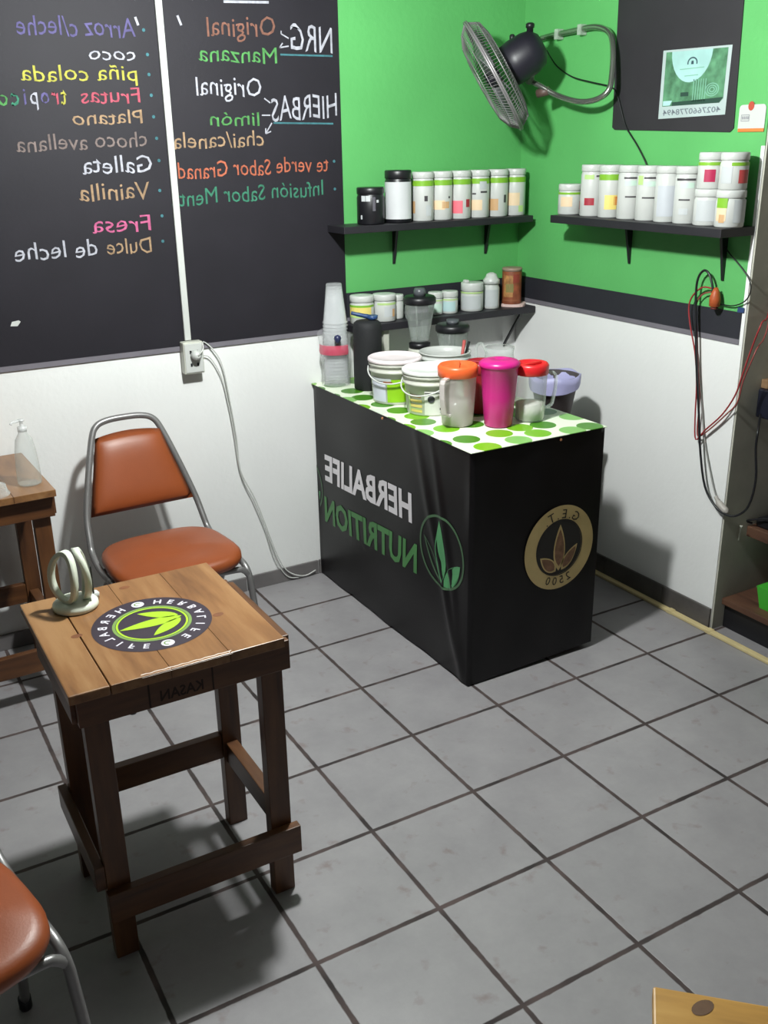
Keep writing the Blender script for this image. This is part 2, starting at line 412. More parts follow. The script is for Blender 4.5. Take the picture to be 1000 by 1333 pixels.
for a in [('Arroz c/leche', 177, 49, 22, 44, 25, PU), ('coco', 177, 79, 116, 77, 17, WH), ('piña colada', 179, 104, 28, 106, 20, YE_),
          ('Frutas', 183, 134, 106, 134, 20, RD), ('Platano', 186, 160, 95, 163, 18, TN), ('choco avellana', 192, 190, 22, 198, 20, BR),
          ('Galleta', 199, 224, 108, 226, 22, WH), ('Vainilla', 196, 258, 104, 262, 22, TN), ('Fresa', 197, 300, 121, 303, 21, PK),
          ('Dulce', 198, 328, 140, 331, 20, TN), ('de leche', 128, 333, 20, 340, 22, WH),
          ('Original', 359, 47, 270, 46, 25, BN), ('Manzana', 361, 83, 259, 79, 21, GN), ('NRG', 433, 68, 379, 66, 34, WH),
          ('Original', 341, 126, 256, 123, 24, WH), ('HIERBAS', 439, 152, 354, 157, 30, WH), ('limón', 338, 163, 274, 164, 18, GN),
          ('chai/canela', 344, 190, 226, 194, 20, TN), ('te verde Sabor Granada', 428, 222, 222, 234, 20, OR_), ('Infusión Sabor Menta', 421, 254, 224, 269, 20, TG)]:
    chalk_line(*a)
# 'tropico' in mixed colours
sp = [('t', 88, 80, YE_), ('r', 77, 68, RD), ('o', 65, 54, PU), ('p', 50, 40, WH), ('i', 35, 32, PU), ('c', 26, 15, TG), ('o', 11, -2, GN)]
for ch, a, b, c in sp: chalk_line(ch, a, 135+(88-a)*.02, b, 135+(88-b)*.02, 22, c)
def chalk_strokes(lst, col, r=0.0028):
    for st in lst:
        mb = MB(); pts = [cpt(*p) for p in st]
        up = Vector((0, 0, r))
        for p, q in zip(pts[:-1], pts[1:]):
            d = (q-p).normalized(); n = Vector((-d.z, 0, d.x))*r
            mb.poly([p-n, q-n, q+n, p+n])
        mb.build('chalk_stroke', chalk(col), cb, fix=False, world=True)
def chalk_dots(lst, col, r=0.0055):
    for u, v in lst:
        mb = MB(); c = cpt(u, v)
        mb.poly([c+Vector((math.cos(k*PI/5)*r, 0, math.sin(k*PI/5)*r)) for k in range(10)])
        mb.build('chalk_bullet', chalk(col), cb, fix=False, world=True)
chalk_dots([(187, 39), (192, 71), (194, 97), (197, 124), (200, 152), (204, 180), (207, 209), (208, 248), (211, 281), (212, 314), (435, 210), (436, 246)], TE)
chalk_strokes([[(433, 73), (365, 71)], [(434, 161), (356, 160)]], TE, .003)
chalk_strokes([[(176, 22), (180, 33)], [(231, 20), (236, 33)], [(291, 2), (350, 3)]], WH, .004)
chalk_strokes([[(376, 50), (366, 44), (366, 40)], [(376, 60), (364, 62), (368, 56)], [(352, 134), (344, 128)], [(352, 150), (341, 150)], [(354, 160), (346, 174), (353, 171)], [(346, 174), (346, 167)]], WH, .0022)

# conduit, outlet, cord
mb = MB(); xa, xb = -.2105, -.183
c0 = py(207, 0, YA-.01); c1 = py(243, 447, YA-.01)
mb.box(-.012, .012, -.019, -.0068, 1.06, H-.01, .003)
cc = mb.build('cable_trunking', M_wpl); cc.location = (-.195, YA, 0); tag(cc, 'white vertical cable trunking running down across the chalkboard', 'cable trunking')
ob = thing('outlet_box', 'white surface power outlet box at the foot of the trunking below the chalkboard', 'outlet', (-.188, YA, .94))
mb = MB(); mb.box(-.038, .038, -.046, -.0075, 0, .118, .004); mb.build('box_body', M_wpl2, ob)
mb = MB(); mb.box(-.034, .034, -.049, -.046, .006, .112, .0015); mb.build('face_plate', M_wpl, ob)
mb = MB()
for zc in (.035, .082):
    mb.box(-.016, -.009, -.0502, -.049, zc-.006, zc+.006); mb.box(.009, .016, -.0502, -.049, zc-.006, zc+.006)
mb.build('socket_slots', M_blk, ob)
pc = thing('electric_cable', 'white twin power cord hanging from the outlet down to the floor by the counter', 'cord', (-.15, YA-.03, 0))
mb = MB(); mb.lathe([(.017, 0), (.019, .012), (.015, .03), (.006, .036)], 14, M=Matrix.Translation((-.185, YA-.0502, 1.012)) @ Matrix.Rotation(R(90), 4, 'X')); mb.build('plug', M_wpl, pc, world=True)
def apts(lst, y): return [py(u, v, y) for u, v in lst]
mb = MB()
mb.tube([Vector((-.185, YA-.085, 1.012)), Vector((-.165, YA-.085, 1.035))]+apts([(265, 445), (280, 458), (290, 478), (299, 520), (308, 570), (313, 612), (330, 645), (340, 668), (352, 700), (362, 725), (372, 741)], YA-.016)+apts([(384, 748), (398, 749), (411, 742)], YA-.020), .0026, 7, sub=4)
mb.build('cord', M_cord, pc, world=True)
mb = MB()
mb.tube(apts([(262, 462), (274, 466), (288, 490), (296, 520), (304, 560), (311, 606), (318, 628), (330, 652), (345, 688), (356, 722), (366, 741)], YA-.014)+apts([(376, 751), (389, 752)], YA-.016), .0023, 7, sub=4)
mb.build('cord', M_cord, pc, world=True)
mb = MB(); p = py(20, 421, YC)
mb.poly([p+Vector((a, 0, b)) for a, b in ((-.017, -.008), (.006, -.01), (.018, .004), (.012, .009), (-.01, .006))])
tag(centre(mb.build('tape_scrap', M_wpl, fix=False)), 'small white scrap of tape stuck on the lower chalkboard', 'tape')

# ================================================================== COUNTER
X0, X1, Y0, Y1, ZT = .31, .85, -.845, .262, .828
ct = thing('service_counter', 'serving counter wrapped in a black banner with white and green lettering', 'counter', ((X0+X1)/2, (Y0+Y1)/2, 0))
def bulge(y, z):
    """wrinkle depth on the long side"""
    d = 0.0
    for (ya, za, yb, zb, a, wd) in ((-.52, .80, -.80, .02, .007, .02), (-.62, .8, -.815, .05, .006, .016), (-.70, .30, -.83, .0, .006, .02)):
        t = (z-zb)/(za-zb)
        if -.05 <= t <= 1.05:
            yl = yb+(ya-yb)*t; d += a*math.exp(-((y-yl)/wd)**2)*max(0, 1-abs(t-.45)*1.2)
    return d+.002*math.sin(y*14+z*5)+.0015*math.sin(z*19-y*6)
mb = MB(); ny, nz, nx = 90, 44, 30
def bz(k, y): return ZT*k
grid = [[mb.bm.verts.new((X0-bulge(Y0+(Y1-Y0)*i/ny, ZT*j/nz)*min(1, i/3, (ny-i)/2), Y0+(Y1-Y0)*i/ny, max(.004+.006*math.sin(i*.21)**2, ZT*j/nz))) for j in range(nz+1)] for i in range(ny+1)]
for i in range(ny):
    for j in range(nz): mb._f([grid[i][j], grid[i+1][j], grid[i+1][j+1], grid[i][j+1]], True)
gf = [[mb.bm.verts.new((X0+(X1-X0)*i/nx, Y0-.0025*math.sin(i*.5)*math.sin(j*.2)*min(1, i/3, (nx-i)/2), max(.004+.018*(i/nx), ZT*j/nz))) for j in range(nz+1)] for i in range(nx+1)]
for i in range(nx):
    for j in range(nz): mb._f([gf[i][j], gf[i+1][j], gf[i+1][j+1], gf[i][j+1]], True)
mb.poly([(X1, Y0, .02), (X1, Y1, .02), (X1, Y1, ZT), (X1, Y0, ZT)])
mb.poly([(X0, Y1, .006), (X1, Y1, .006), (X1, Y1, ZT), (X0, Y1, ZT)])
bmesh.ops.remove_doubles(mb.bm, verts=mb.bm.verts[:], dist=.0005)
mb.build('banner_wrap', M_banner, ct, world=True)
mb = MB(); mb.box(X0+.01, X1-.01, Y0+.01, Y1-.005, .03, ZT-.004); mb.build('counter_body', M_brown, ct, world=True)
def long_pt(y, z): return Vector((X0-bulge(y, z)-.0016, y, z))
def put_long(mb, txt, y0, z0, y1, z1, h, bold):
    put_text(mb, txt, lambda s, t: long_pt(y0+(y1-y0)*s, z0+(z1-z0)*s+h*t), bold)
M_lw = mat('white_banner_ink', (226, 222, 226), .5); M_lg = mat('green_banner_ink', (70, 128, 70), .5); M_lg2 = mat('leaf_green_banner_ink', (82, 150, 98), .5)
M_ring = mat('ring_green_banner_ink', (70, 102, 72), .5)
mb = MB(); put_long(mb, 'HERBALIFE', -.493, .484, .186, .448, .105, .03); mb.build('white_lettering', M_lw, ct, fix=False, world=True)
mb = MB(); put_long(mb, 'NUTRITION', -.524, .302, .205, .262, .105, .03); mb.build('green_lettering', M_lg, ct, fix=False, world=True)
def emblem_long(yc, zc, clip=None):
    def P(s, t):
        y = yc-s
        if clip is not None: y = min(y, clip)
        return long_pt(y, zc+t)
    mb = MB(); n = 64; ri, ro = .127, .136
    idx = [i for i in range(n+1)]
    A = [P(ro*math.cos(2*PI*i/n), ro*math.sin(2*PI*i/n)*.96) for i in idx]; B = [P(ri*math.cos(2*PI*i/n), ri*math.sin(2*PI*i/n)*.96) for i in idx]
    mb.strip(A, B); mb.mi = 1
    for b, t, wd in (((.002, -.112), (-.012, .112), .058), ((.02, -.118), (.112, -.012), .058)):
        L = leaf_pts(b, t, wd)
        mb.poly([P(p.x, p.y) for p in L])
    mb.mi = 0
    L = leaf_pts((-.012, -.108), (-.108, .03), .036); L2 = leaf_pts((-.016, -.098), (-.100, .02), .022)
    mb.strip([P(p.x, p.y) for p in L], [P(p.x, p.y) for p in L2], True)
    mb.build('leaf_emblem', [M_ring, M_lg2], ct, fix=False, world=True)
emblem_long(-.679, .436); emblem_long(.352, .392, Y1-.003)
# gold emblem on the short front side
M_gold = mat('gold_foil_print', (196, 174, 122), .35, metal=.35, var=.12, scale=9); M_cop = mat('copper_leaf_print', (124, 92, 70), .45, metal=.3, var=.3, scale=60)
M_ink = mat('dark_print_ink', (28, 24, 22), .6)
gx, gz = .676, .432
def G(s, t, lay=0): return Vector((gx+s, Y0-.004-.0008*lay, gz+t))
mb = MB(); n = 64
def circ(r, lay): return [G(r*math.cos(2*PI*i/n), r*math.sin(2*PI*i/n)*1.03, lay) for i in range(n)]
mb.strip(circ(.148, 0), circ(.096, 0), True); mb.mi = 1; mb.strip(circ(.100, 1), circ(.096, 1), True); mb.poly(circ(.0958, 0))
mb.mi = 2
for b, t, wd in (((0, -.085), (0, .085), .05), ((-.012, -.085), (-.082, -.022), .045), ((.012, -.085), (.078, .0), .04)):
    L = leaf_pts(b, t, wd); mb.mi = 0; mb.poly([G(p.x, p.y, 1) for p in L])
    c = sum(L, Vector((0, 0)))/len(L); mb.mi = 2; mb.poly([G(*(c+(p-c)*.8), 2) for p in L])
mb.mi = 1
def ring_text(mb, txt, r, fn, a_mid, da, h, inward=False, bold=0.0):
    """text on a circle, letters read with rising angle clockwise (tops outward) or counter-clockwise (tops inward)"""
    k = len(txt)
    for i, ch in enumerate(txt):
        if ch == ' ': continue
        V, P = glyphs(ch, bold)
        if not V: continue
        xm = (min(v[0] for v in V)+max(v[0] for v in V))/2
        a = a_mid+(i-(k-1)/2)*(da if inward else -da)
        er = Vector((math.cos(a), math.sin(a))); et = Vector((math.sin(a), -math.cos(a)))
        if inward: er, et = -er, -et
        c = Vector((math.cos(a), math.sin(a)))*r
        vs = [mb.bm.verts.new(fn(*(c+et*((x-xm)*h/.7)+er*((y-.35)*h/.7)))) for x, y in V]
        for p in P: mb._f([vs[j] for j in p])
ring_text(mb, 'G.E.T.', .122, lambda s, t: G(-s, t, 2), R(90), R(13), .032)
ring_text(mb, '2500', .122, lambda s, t: G(-s, t, 2), R(-90), R(14), .030, inward=True)
mb.build('gold_emblem', [M_gold, M_ink, M_cop], ct, fix=False, world=True)
# tacks along the top edge of the banner
for u, v in ((524, 552), (702, 570)):
    pass
for (qx, qy) in ((X0-.004, -.30), (.66, Y0-.004)):
    mb = MB(); mb.lathe([(.005, -.003), (.005, .001), (.002, .003)], 10, M=Matrix.Translation((qx, qy, ZT-.012)) @ Matrix.Rotation(R(90), 4, 'Y' if qx < X0 else 'X')); mb.build('tack', mat('brass_tack', (190, 130, 90), .4, metal=.6), ct, world=True)
mb = MB(); mb.box(X0-.007, X1+.004, Y0-.007, Y1+.003, ZT+.0005, ZT+.0035, .0008)
tc = centre(mb.build('tablecloth', dots_mat())); tag(tc, 'white oilcloth with big green polka dots on top of the counter', 'tablecloth')
ZC = ZT+.0038

# ------------------------------------------------------------------ generic containers
def cyl_label(name, parent, r, patches, base=230):
    """patches: (angle from the camera-facing side in deg, width deg, z0, z1, material)"""
    mb = MB(); mats = []
    for k, (a, wd, z0, z1, m) in enumerate(patches):
        if m not in mats: mats.append(m)
        mb.mi = mats.index(m); rr = r+.0006+.0001*k
        mb.lathe([(rr, z0), (rr, z1)], max(3, int(wd/9)), a0=R(base+a-wd/2), a1=R(base+a+wd/2))
    return mb.build(name, mats, parent, fix=False)
GRN = mat('label_green', (124, 176, 50), .4); LIME = mat('label_pale_green', (176, 206, 132), .4); RED = mat('label_crimson', (160, 44, 58), .45)
ORA = mat('label_orange', (204, 122, 62), .45); PINK = mat('label_pink', (226, 110, 124), .45); BEI = mat('label_beige', (226, 200, 166), .45)
TAN = mat('label_tan', (196, 156, 112), .45); DRK = mat('label_dark_print', (66, 62, 66), .5); GRY = mat('label_grey_print', (186, 190, 192), .5)
PAG = mat('label_mint', (190, 214, 200), .5); BRO = mat('label_brown', (140, 84, 56), .5); YEL = mat('label_yellow', (226, 206, 118), .45); OFF = mat('label_white', (214, 215, 208), .4)
def jar(label, loc, r, h, patches, group, lid_m=None, body_m=None, lid_h=.024, name='supplement_jar', cat='jar'):
    t = thing(name, label, cat, loc, group=group)
    mb = MB(); mb.lathe([(r*.94, 0), (r, .004), (r, h-lid_h-.012), (r*.93, h-lid_h-.003), (r*.93, h-lid_h)], 28); mb.build('jar_body', body_m or M_wpl, t)
    mb = MB(); mb.lathe([(r*.97, h-lid_h), (r*1.0, h-lid_h+.002), (r*1.0, h-.004), (r*.95, h), (r*.5, h-.001)], 28); mb.build('lid', lid_m or M_wpl, t)
    if patches: cyl_label('label', t, r, patches)
    return t
# ------------------------------------------------------------------ SHELVES
def shelf(name, label, lo, hi, brackets):
    t = thing(name, label, 'shelf', ((lo[0]+hi[0])/2, (lo[1]+hi[1])/2, lo[2]))
    mb = MB(); mb.box(lo[0], hi[0], lo[1], hi[1], lo[2], hi[2], .002); mb.build('shelf_board', M_shelf, t, world=True)
    for (pts, off) in brackets:
        mb = MB(); mb.prism(pts, off); mb.build('bracket', M_blk, t, world=True)
    return t
def brack_A(x, z, d, h): return ([(x, YA-.0005, z-.0005), (x, YA-d, z-.0005), (x, YA-d, z-.006), (x, YA-.004, z-h), (x, YA-.0005, z-h)], (.011, 0, 0))
def brack_B(y, z, d, h): return ([(XB-.0005, y, z-.0005), (XB-d, y, z-.0005), (XB-d, y, z-.006), (XB-.004, y, z-h), (XB-.0005, y, z-h)], (0, .011, 0))
ZA = 1.436
shelf('wall_shelf', 'black wall shelf of tall jars beside the chalkboard under the fan', (.40, .128, ZA-.026), (1.285, YA-.0005, ZA), [brack_A(.69, ZA-.026, .032, .14), brack_A(1.14, ZA-.026, .032, .13)])
ZB = 1.456
shelf('wall_shelf', 'black wall shelf of white jars on the right wall below the black sheet', (1.165, YE+.002, ZB-.028), (XB-.0005, -.128, ZB), [brack_B(-.42, ZB-.028, .032, .14), brack_B(-.87, ZB-.028, .032, .155)])
Z2 = 1.062
s2 = shelf('wall_shelf', 'low black corner shelf of small tubs behind the counter', (.44, .13, Z2-.028), (XB-.004, YA-.0035, Z2), [([(1.25, YA-.125, Z2-.0285), (1.25, YA-.112, Z2-.0285), (1.25, YA-.004, Z2-.175), (1.25, YA-.004, Z2-.19)], (.008, 0, 0))])
mb = MB(); mb.box(.575, .60, .15, .168, ZC, Z2-.0285, .002); mb.build('white_post', M_wpl2, s2, world=True)

GA = 'jars on the shelf beside the chalkboard'
yj = .196; r0, h0 = .043, .183
def band(h): return (0, 170, h-.052, h-.032, GRN)
jar('short black jar at the left end of the shelf beside the chalkboard', (.553, yj, ZA+.0005), .053, .134,
    [(-20, 18, .085, .105, GRY), (0, 18, .085, .105, GRY), (25, 12, .05, .1, mat('label_slate', (84, 82, 90), .5)), (40, 10, .08, .09, GRY), (-30, 8, .02, .035, GRY)], GA, M_blk, M_blk)
jar('tall black jar with a wide silver label on the shelf beside the chalkboard', (.676, yj, ZA+.0005), .052, .192,
    [(5, 150, .014, .15, mat('label_silver', (196, 198, 200), .4)), (-58, 10, .11, .15, GRY)], GA, M_blk, M_blk, lid_h=.03)
for x, lab, pt in [
    (.788, 'tall white jar with a brown blob and dark disc, next to the tall black jar', [(-55, 40, .03, .075, TAN), (25, 18, .075, .095, DRK), (40, 30, .02, .06, GRY)]),
    (.876, 'tall white jar with a light brown square label, left of the pink drink jar', [(-10, 70, .04, .075, BEI), (30, 40, .045, .07, TAN), (50, 10, .082, .09, DRK)]),
    (.965, 'tall white jar picturing a pink drink with a crimson square', [(-20, 80, .022, .07, PINK), (52, 26, .045, .075, RED), (-50, 16, .07, .11, PINK)]),
    (1.055, 'tall white jar with small dark print lines, right of the pink drink jar', [(-10, 70, .03, .07, BEI), (-20, 22, .09, .096, DRK), (35, 40, .096, .103, DRK), (30, 40, .11, .14, GRY)]),
    (1.148, 'tall white jar with a tan glass and black mark, second from right end', [(-25, 70, .025, .07, TAN), (50, 16, .055, .085, DRK), (-55, 8, .07, .1, BEI)]),
    (1.238, 'tall cream-labelled white jar at the right end of the shelf beside the chalkboard', [(-10, 80, .04, .09, BEI), (40, 30, .015, .04, LIME)])]:
    jar(lab, (x, yj, ZA+.0005), r0, h0, [band(h0)]+pt, GA)
GB = 'jars on the right wall shelf'
xj = 1.246
jar('short white jar with a green rim at the corner end of the right shelf', (xj, -.145, ZB+.0005), .046, .112, [(0, 170, .074, .082, GRN), (-20, 60, .03, .066, BEI), (60, 24, .02, .05, mat('label_rose', (196, 130, 130), .5))], GB)
for y, lab, pt in [
    (-.268, 'tall white jar with a crimson rectangle, next to the short jar on the right shelf', [(-20, 50, .132, .148, LIME), (30, 30, .14, .146, DRK), (-15, 50, .04, .066, RED), (45, 24, .083, .087, DRK)]),
    (-.368, 'tall white jar with bold green band and orange rectangle on the right shelf', [band(h0), (0, 60, .03, .08, YEL), (38, 44, .045, .075, ORA)]),
    (-.468, 'tall white jar with a yellow blob at its right side on the right shelf', [(0, 70, .138, .144, DRK), (0, 60, .115, .132, PAG), (5, 60, .075, .080, DRK), (52, 30, .035, .07, YEL)]),
    (-.562, 'tall white jar with two long dark print lines on the right shelf', [(-50, 30, .12, .15, LIME), (10, 80, .140, .146, DRK), (0, 60, .115, .132, PAG), (5, 80, .075, .080, DRK)]),
    (-.652, 'tall plain white jar turned away on the right shelf', [(-10, 90, .02, .12, mat('label_pale_grey', (184, 188, 194), .5)), (40, 8, .03, .036, DRK)]),
    (-.742, 'tall white jar with fine print beside the stacked jars on the right shelf', [(-20, 90, .138, .145, DRK), (-10, 60, .115, .132, PAG), (-20, 50, .075, .080, DRK), (-20, 40, .03, .05, GRY)])]:
    jar(lab, (xj, y, ZB+.0005), r0, h0, pt, GB)
hs = .114
jar('squat white jar with grey print, left bottom one of the stacked jars', (xj, -.838, ZB+.0005), .047, hs, [(0, 120, .015, .08, GRY)], GB)
jar('squat white jar with a cream picture, right bottom one of the stacked jars', (xj-.004, -.932, ZB+.0005), .046, hs, [(-45, 50, .06, .09, GRN), (-45, 45, .02, .06, BEI), (-40, 24, .015, .04, TAN), (40, 70, .015, .085, GRY)], GB)
jar('squat white jar with a magenta circle, top left of the stacked jars', (xj, -.838, ZB+hs+.001), .044, .112, [(0, 170, .072, .082, GRN), (-15, 46, .022, .06, mat('label_magenta', (168, 30, 74), .5))], GB)
jar('squat white jar with a dull red square, top right of the stacked jars', (xj-.004, -.932, ZB+hs+.001), .044, .112, [(30, 100, .072, .082, GRN), (38, 52, .02, .06, mat('label_dull_red', (188, 74, 74), .5)), (-40, 50, .02, .07, GRY)], GB)
# low shelf
GC = 'tubs on the low corner shelf'; yl = .196
jar('white tub with a green rim on the low shelf above the black canister', (.504, yl, Z2+.0005), .048, .108, [(0, 170, .066, .074, GRN), (0, 120, .03, .066, YEL), (0, 120, .026, .034, LIME)], GC)
jar('white tub with faint label on the low shelf over the white post', (.606, yl, Z2+.0005), .047, .105, [(30, 110, .066, .074, LIME), (40, 60, .02, .06, GRY), (60, 16, .02, .05, TAN)], GC)
jar('narrow white tub half hidden behind the blender jug on the low shelf', (.672, yl+.015, Z2+.0005), .028, .095, [], GC)
jar('small white tub just right of the blender lid on the low shelf', (.855, yl+.01, Z2+.0005), .031, .09, [(0, 170, .055, .06, LIME), (0, 120, .01, .045, PAG)], GC)
jar('small white tub with a pale blue label, second right of the blender lid', (.918, yl, Z2+.0005), .034, .09, [(0, 170, .055, .06, LIME), (0, 100, .01, .05, mat('label_pale_blue', (176, 204, 206), .5))], GC)
t = jar('wide white tub with a raised lid tab on the low shelf', (1.03, yl, Z2+.0005), .047, .116, [(0, 170, .074, .08, LIME), (0, 110, .01, .065, GRY)], GC, lid_h=.034)
mb = MB(); mb.box(-.04, -.022, -.012, .012, .1155, .128, .004); mb.build('lid_tab', M_wpl, t)
t = thing('pill_bottle', 'white bottle with a domed flip cap beside the brown canister', 'bottle', (1.128, yl, Z2+.0005), group=GC)
mb = MB(); mb.lathe([(.033, 0), (.035, .004), (.035, .085), (.030, .098), (.030, .102)], 26); mb.build('bottle_body', M_wpl, t)
mb = MB(); mb.lathe([(.035, .102), (.035, .118), (.026, .128), (.020, .142), (.008, .148)], 26); mb.build('flip_cap', M_wpl, t); cyl_label('label', t, .035, [(0, 120, .01, .08, GRY)])
pcl = MB()
pts = [(math.cos(a)*(.058+.006*math.sin(3*a)), math.sin(a)*(.045+.005*math.cos(4*a))) for a in [2*PI*k/26 for k in range(26)]]
pcl.prism([(p[0]+.012, p[1], 0) for p in pts], (0, 0, .011)); 
pk = pcl.build('folded_cloth', mat('pale_pink_cloth', (214, 186, 180), .9, bump=.3)); pk.location = (1.235, .19, Z2+.0006); tag(pk, 'pale pink folded cloth under the brown canister on the low shelf', 'cloth')
bc = thing('brown_canister', 'rusty brown printed canister with grey lid in the corner of the low shelf', 'canister', (1.236, .196, Z2+.0118))
mb = MB(); mb.lathe([(.041, 0), (.0415, .003), (.0415, .135), (.041, .138)], 28); mb.build('can_body', mat('rusty_brown_print', (134, 72, 46), .55, var=.35, scale=30), bc)
mb = MB(); mb.lathe([(.0425, .136), (.0425, .148), (.039, .150), (.02, .150)], 28); mb.build('can_lid', mat('grey_tin_lid', (150, 128, 112), .5), bc)
cyl_label('label', bc, .0418, [(-20, 60, .03, .12, mat('label_ochre', (160, 112, 66), .6, var=.4, scale=50)), (-10, 46, .05, .085, mat('label_olive', (128, 124, 72), .6, var=.3)), (30, 40, .09, .125, mat('label_brick', (140, 58, 46), .6)), (0, 120, .012, .02, BRO)])

# ------------------------------------------------------------------ things on the counter
CLR = clear('clear_plastic', (220, 226, 226), .2, .6, .15); CLRC = clear('clear_cup_plastic', (240, 243, 245), .13, .5, .12)
FRO = clear('frosted_plastic', (214, 206, 204), .45, .8, .3); GLS = clear('clear_glass', (206, 214, 210), .14, .6, .08)
# stack of cups, upside down
cup_m = MB(); cup_m.lathe([(.047, 0), (.0495, .002), (.0495, .006), (.046, .008), (.030, .150), (.028, .152), (.0, .1515)], 24, cap0=False)
c0 = cup_m.build('plastic_cup', CLRC); c0.location = (.378, .188, ZC+.0003)
tag(c0, 'clear plastic cup in the upside-down stack at the wall end of the counter', 'cup', 'clear cups stacked upside down')
for k in range(1, 20):
    c = c0.copy(); COL.objects.link(c); c.location = (.378+.0012*math.sin(k*1.1), .188+.001*math.cos(k*.9), ZC+.0003+.0128*k)
# torn sleeve around the stack
slv = thing('cup_sleeve', 'torn clear bag with pink print and blue knot around the cup stack', 'plastic bag', (.378, .188, ZC+.0003))
mb = MB()
prof = [(.055, .002), (.057, .05), (.056, .1), (.058, .14), (.062, .18), (.068, .205)]
rings = []
for r, z in prof: rings.append([mb.bm.verts.new(((r+.004*math.sin(5*a+z*40)+.002*math.sin(11*a))*math.cos(a), (r+.004*math.sin(5*a+z*40))*math.sin(a), z+(.012*math.sin(4*a) if z > .19 else 0))) for a in [2*PI*k/36 for k in range(36)]])
for j in range(len(rings)-1):
    for i in range(36): mb._f([rings[j][i], rings[j][(i+1) % 36], rings[j+1][(i+1) % 36], rings[j+1][i]], True)
mb.build('bag_film', clear('thin_bag_film', (232, 234, 236), .10, .40, .2), slv, fix=False)
mb = MB(); mb.lathe([(.0635, .128), (.066, .14), (.064, .158), (.0645, .166)], 18, a0=R(165), a1=R(292)); mb.build('pink_print', clear('pink_bag_print', (214, 74, 104), .72, .9, .35), slv, fix=False)
mb = MB(); mb.lathe([(.0, -.02), (.010, -.012), (.014, .0), (.012, .01), (.0, .016)], 14, M=Matrix.Translation((-.025, -.068, .195))); mb.build('blue_knot', mat('dark_blue_plastic', (44, 48, 84), .4), slv)
# black canister
bcn = thing('black_canister', 'tall black canister beside the cup stack on the counter', 'canister', (.452, .062, ZC+.0003))
mb = MB(); mb.lathe([(.050, 0), (.055, .006), (.056, .05), (.055, .235), (.052, .255), (.042, .263), (.02, .265)], 32); mb.build('canister_body', M_blkmatte, bcn)
sc_ = thing('scoop', 'dark blue scoop lying on top of the black canister', 'scoop', (.452, .062, ZC+.266))
mb = MB(); mb.tube([(-.052, .03, .027), (-.02, .012, .018), (.015, -.004, .009)], [.007, .008, .009], 8, sub=4); mb.build('scoop_handle', mat('blue_plastic', (38, 66, 112), .4), sc_)
mb = MB(); mb.lathe([(.012, 0.0), (.020, .003), (.022, .016)], 16, M=Matrix.Translation((.02, -.006, 0))); mb.build('scoop_bowl', MATS['blue_plastic'], sc_)
# buckets
def bucket(label, loc, r, h, patches, lid, extra=None, open_=False, hang=200):
    t = thing('plastic_bucket', label, 'bucket', loc, group='white plastic buckets on the counter')
    k = .84
    ph = h-.008
    mb = MB()
    prof = [(r*k, 0), (r*(k+.01), .004), (r*.935, ph-.045), (r*.99, ph-.043), (r*.99, ph-.036), (r*.945, ph-.034), (r*.95, ph-.022), (r*1.0, ph-.02), (r*1.0, ph-.012), (r*.96, ph-.010)]
    if open_: prof += [(r*.97, ph), (r*1.01, ph+.002), (r*1.01, ph+.006), (r*.94, ph+.006), (r*.92, ph-.02), (r*.82, .01), (.001, .008)]
    mb.lathe(prof, 40); mb.build('bucket_body', M_wpl2 if not open_ else M_wpl, t)
    if lid:
        mb = MB(); mb.lathe([(r*1.0, ph-.009), (r*1.03, ph-.007), (r*1.03, ph+.003), (r*.99, ph+.006), (r*.95, ph+.006), (r*.92, ph+.001), (r*.3, ph+.001), (.001, ph+.001)], 40); mb.build('lid', lid, t)
    if patches:
        mb = MB(); mats = []
        for q, (a, wd, z0, z1, m) in enumerate(patches):
            if m not in mats: mats.append(m)
            mb.mi = mats.index(m)
            f = lambda z: r*(k+.01)+(r*.935-r*(k+.01))*(z-.004)/(ph-.049)+.0008+.0002*q
            mb.lathe([(f(z0), z0), (f(z1), z1)], max(3, int(wd/7)), a0=R(240+a-wd/2), a1=R(240+a+wd/2))
        mb.build('label', mats, t, fix=False)
    mb = MB(); pts = []
    for i in range(13):
        a = R(hang-80+160*i/12); q = i/12; sag = math.sin(PI*q)
        pts.append(((r*1.02+.006*sag)*math.cos(a), (r*1.02+.006*sag)*math.sin(a), ph-.030-.045*sag))
    mb.tube(pts, .0028, 7, sub=3); mb.build('handle', M_wpl, t)
    return t
WLB = mat('label_lavender', (208, 210, 226), .5)
bucket('white bucket with pinkish lid and lime label, nearest the black canister', (.448, -.150, ZC+.0003), .097, .166, [(-48, 48, .01, .085, WLB), (8, 56, .01, .095, mat('label_lime', (142, 196, 24), .5)), (46, 24, .02, .06, YEL), (-40, 60, .088, .098, GRY), (-18, 22, .078, .088, BRO)], mat('pinkish_white_lid', (236, 222, 226), .35), hang=225)
t = bucket('white bucket with a round black logo on its label, between bucket and orange pitcher', (.474, -.352, ZC+.0003), .099, .158,
    [(22, 76, .004, .090, OFF), (-38, 32, .012, .022, YEL), (-38, 32, .030, .040, YEL), (-38, 32, .048, .058, YEL), (-42, 36, .066, .074, BRO), (-38, 30, .023, .027, LIME), (30, 22, .022, .03, DRK), (30, 22, .012, .016, GRY), (10, 50, .082, .085, DRK), (-56, 5, .01, .08, LIME)], mat('bright_white_lid', (226, 226, 224), .35, var=.02), hang=205)
mb = MB(); a = R(240-1); rr = .0905
mb.lathe([(.0001, .0008), (.0125, .0008)], 22, M=Matrix.Translation((rr*math.cos(a), rr*math.sin(a), .062)) @ Matrix.Rotation(a, 4, 'Z') @ Matrix.Rotation(R(90), 4, 'Y'), cap0=False, cap1=False); mb.build('round_logo', mat('logo_charcoal', (58, 58, 66), .5), t, fix=False)
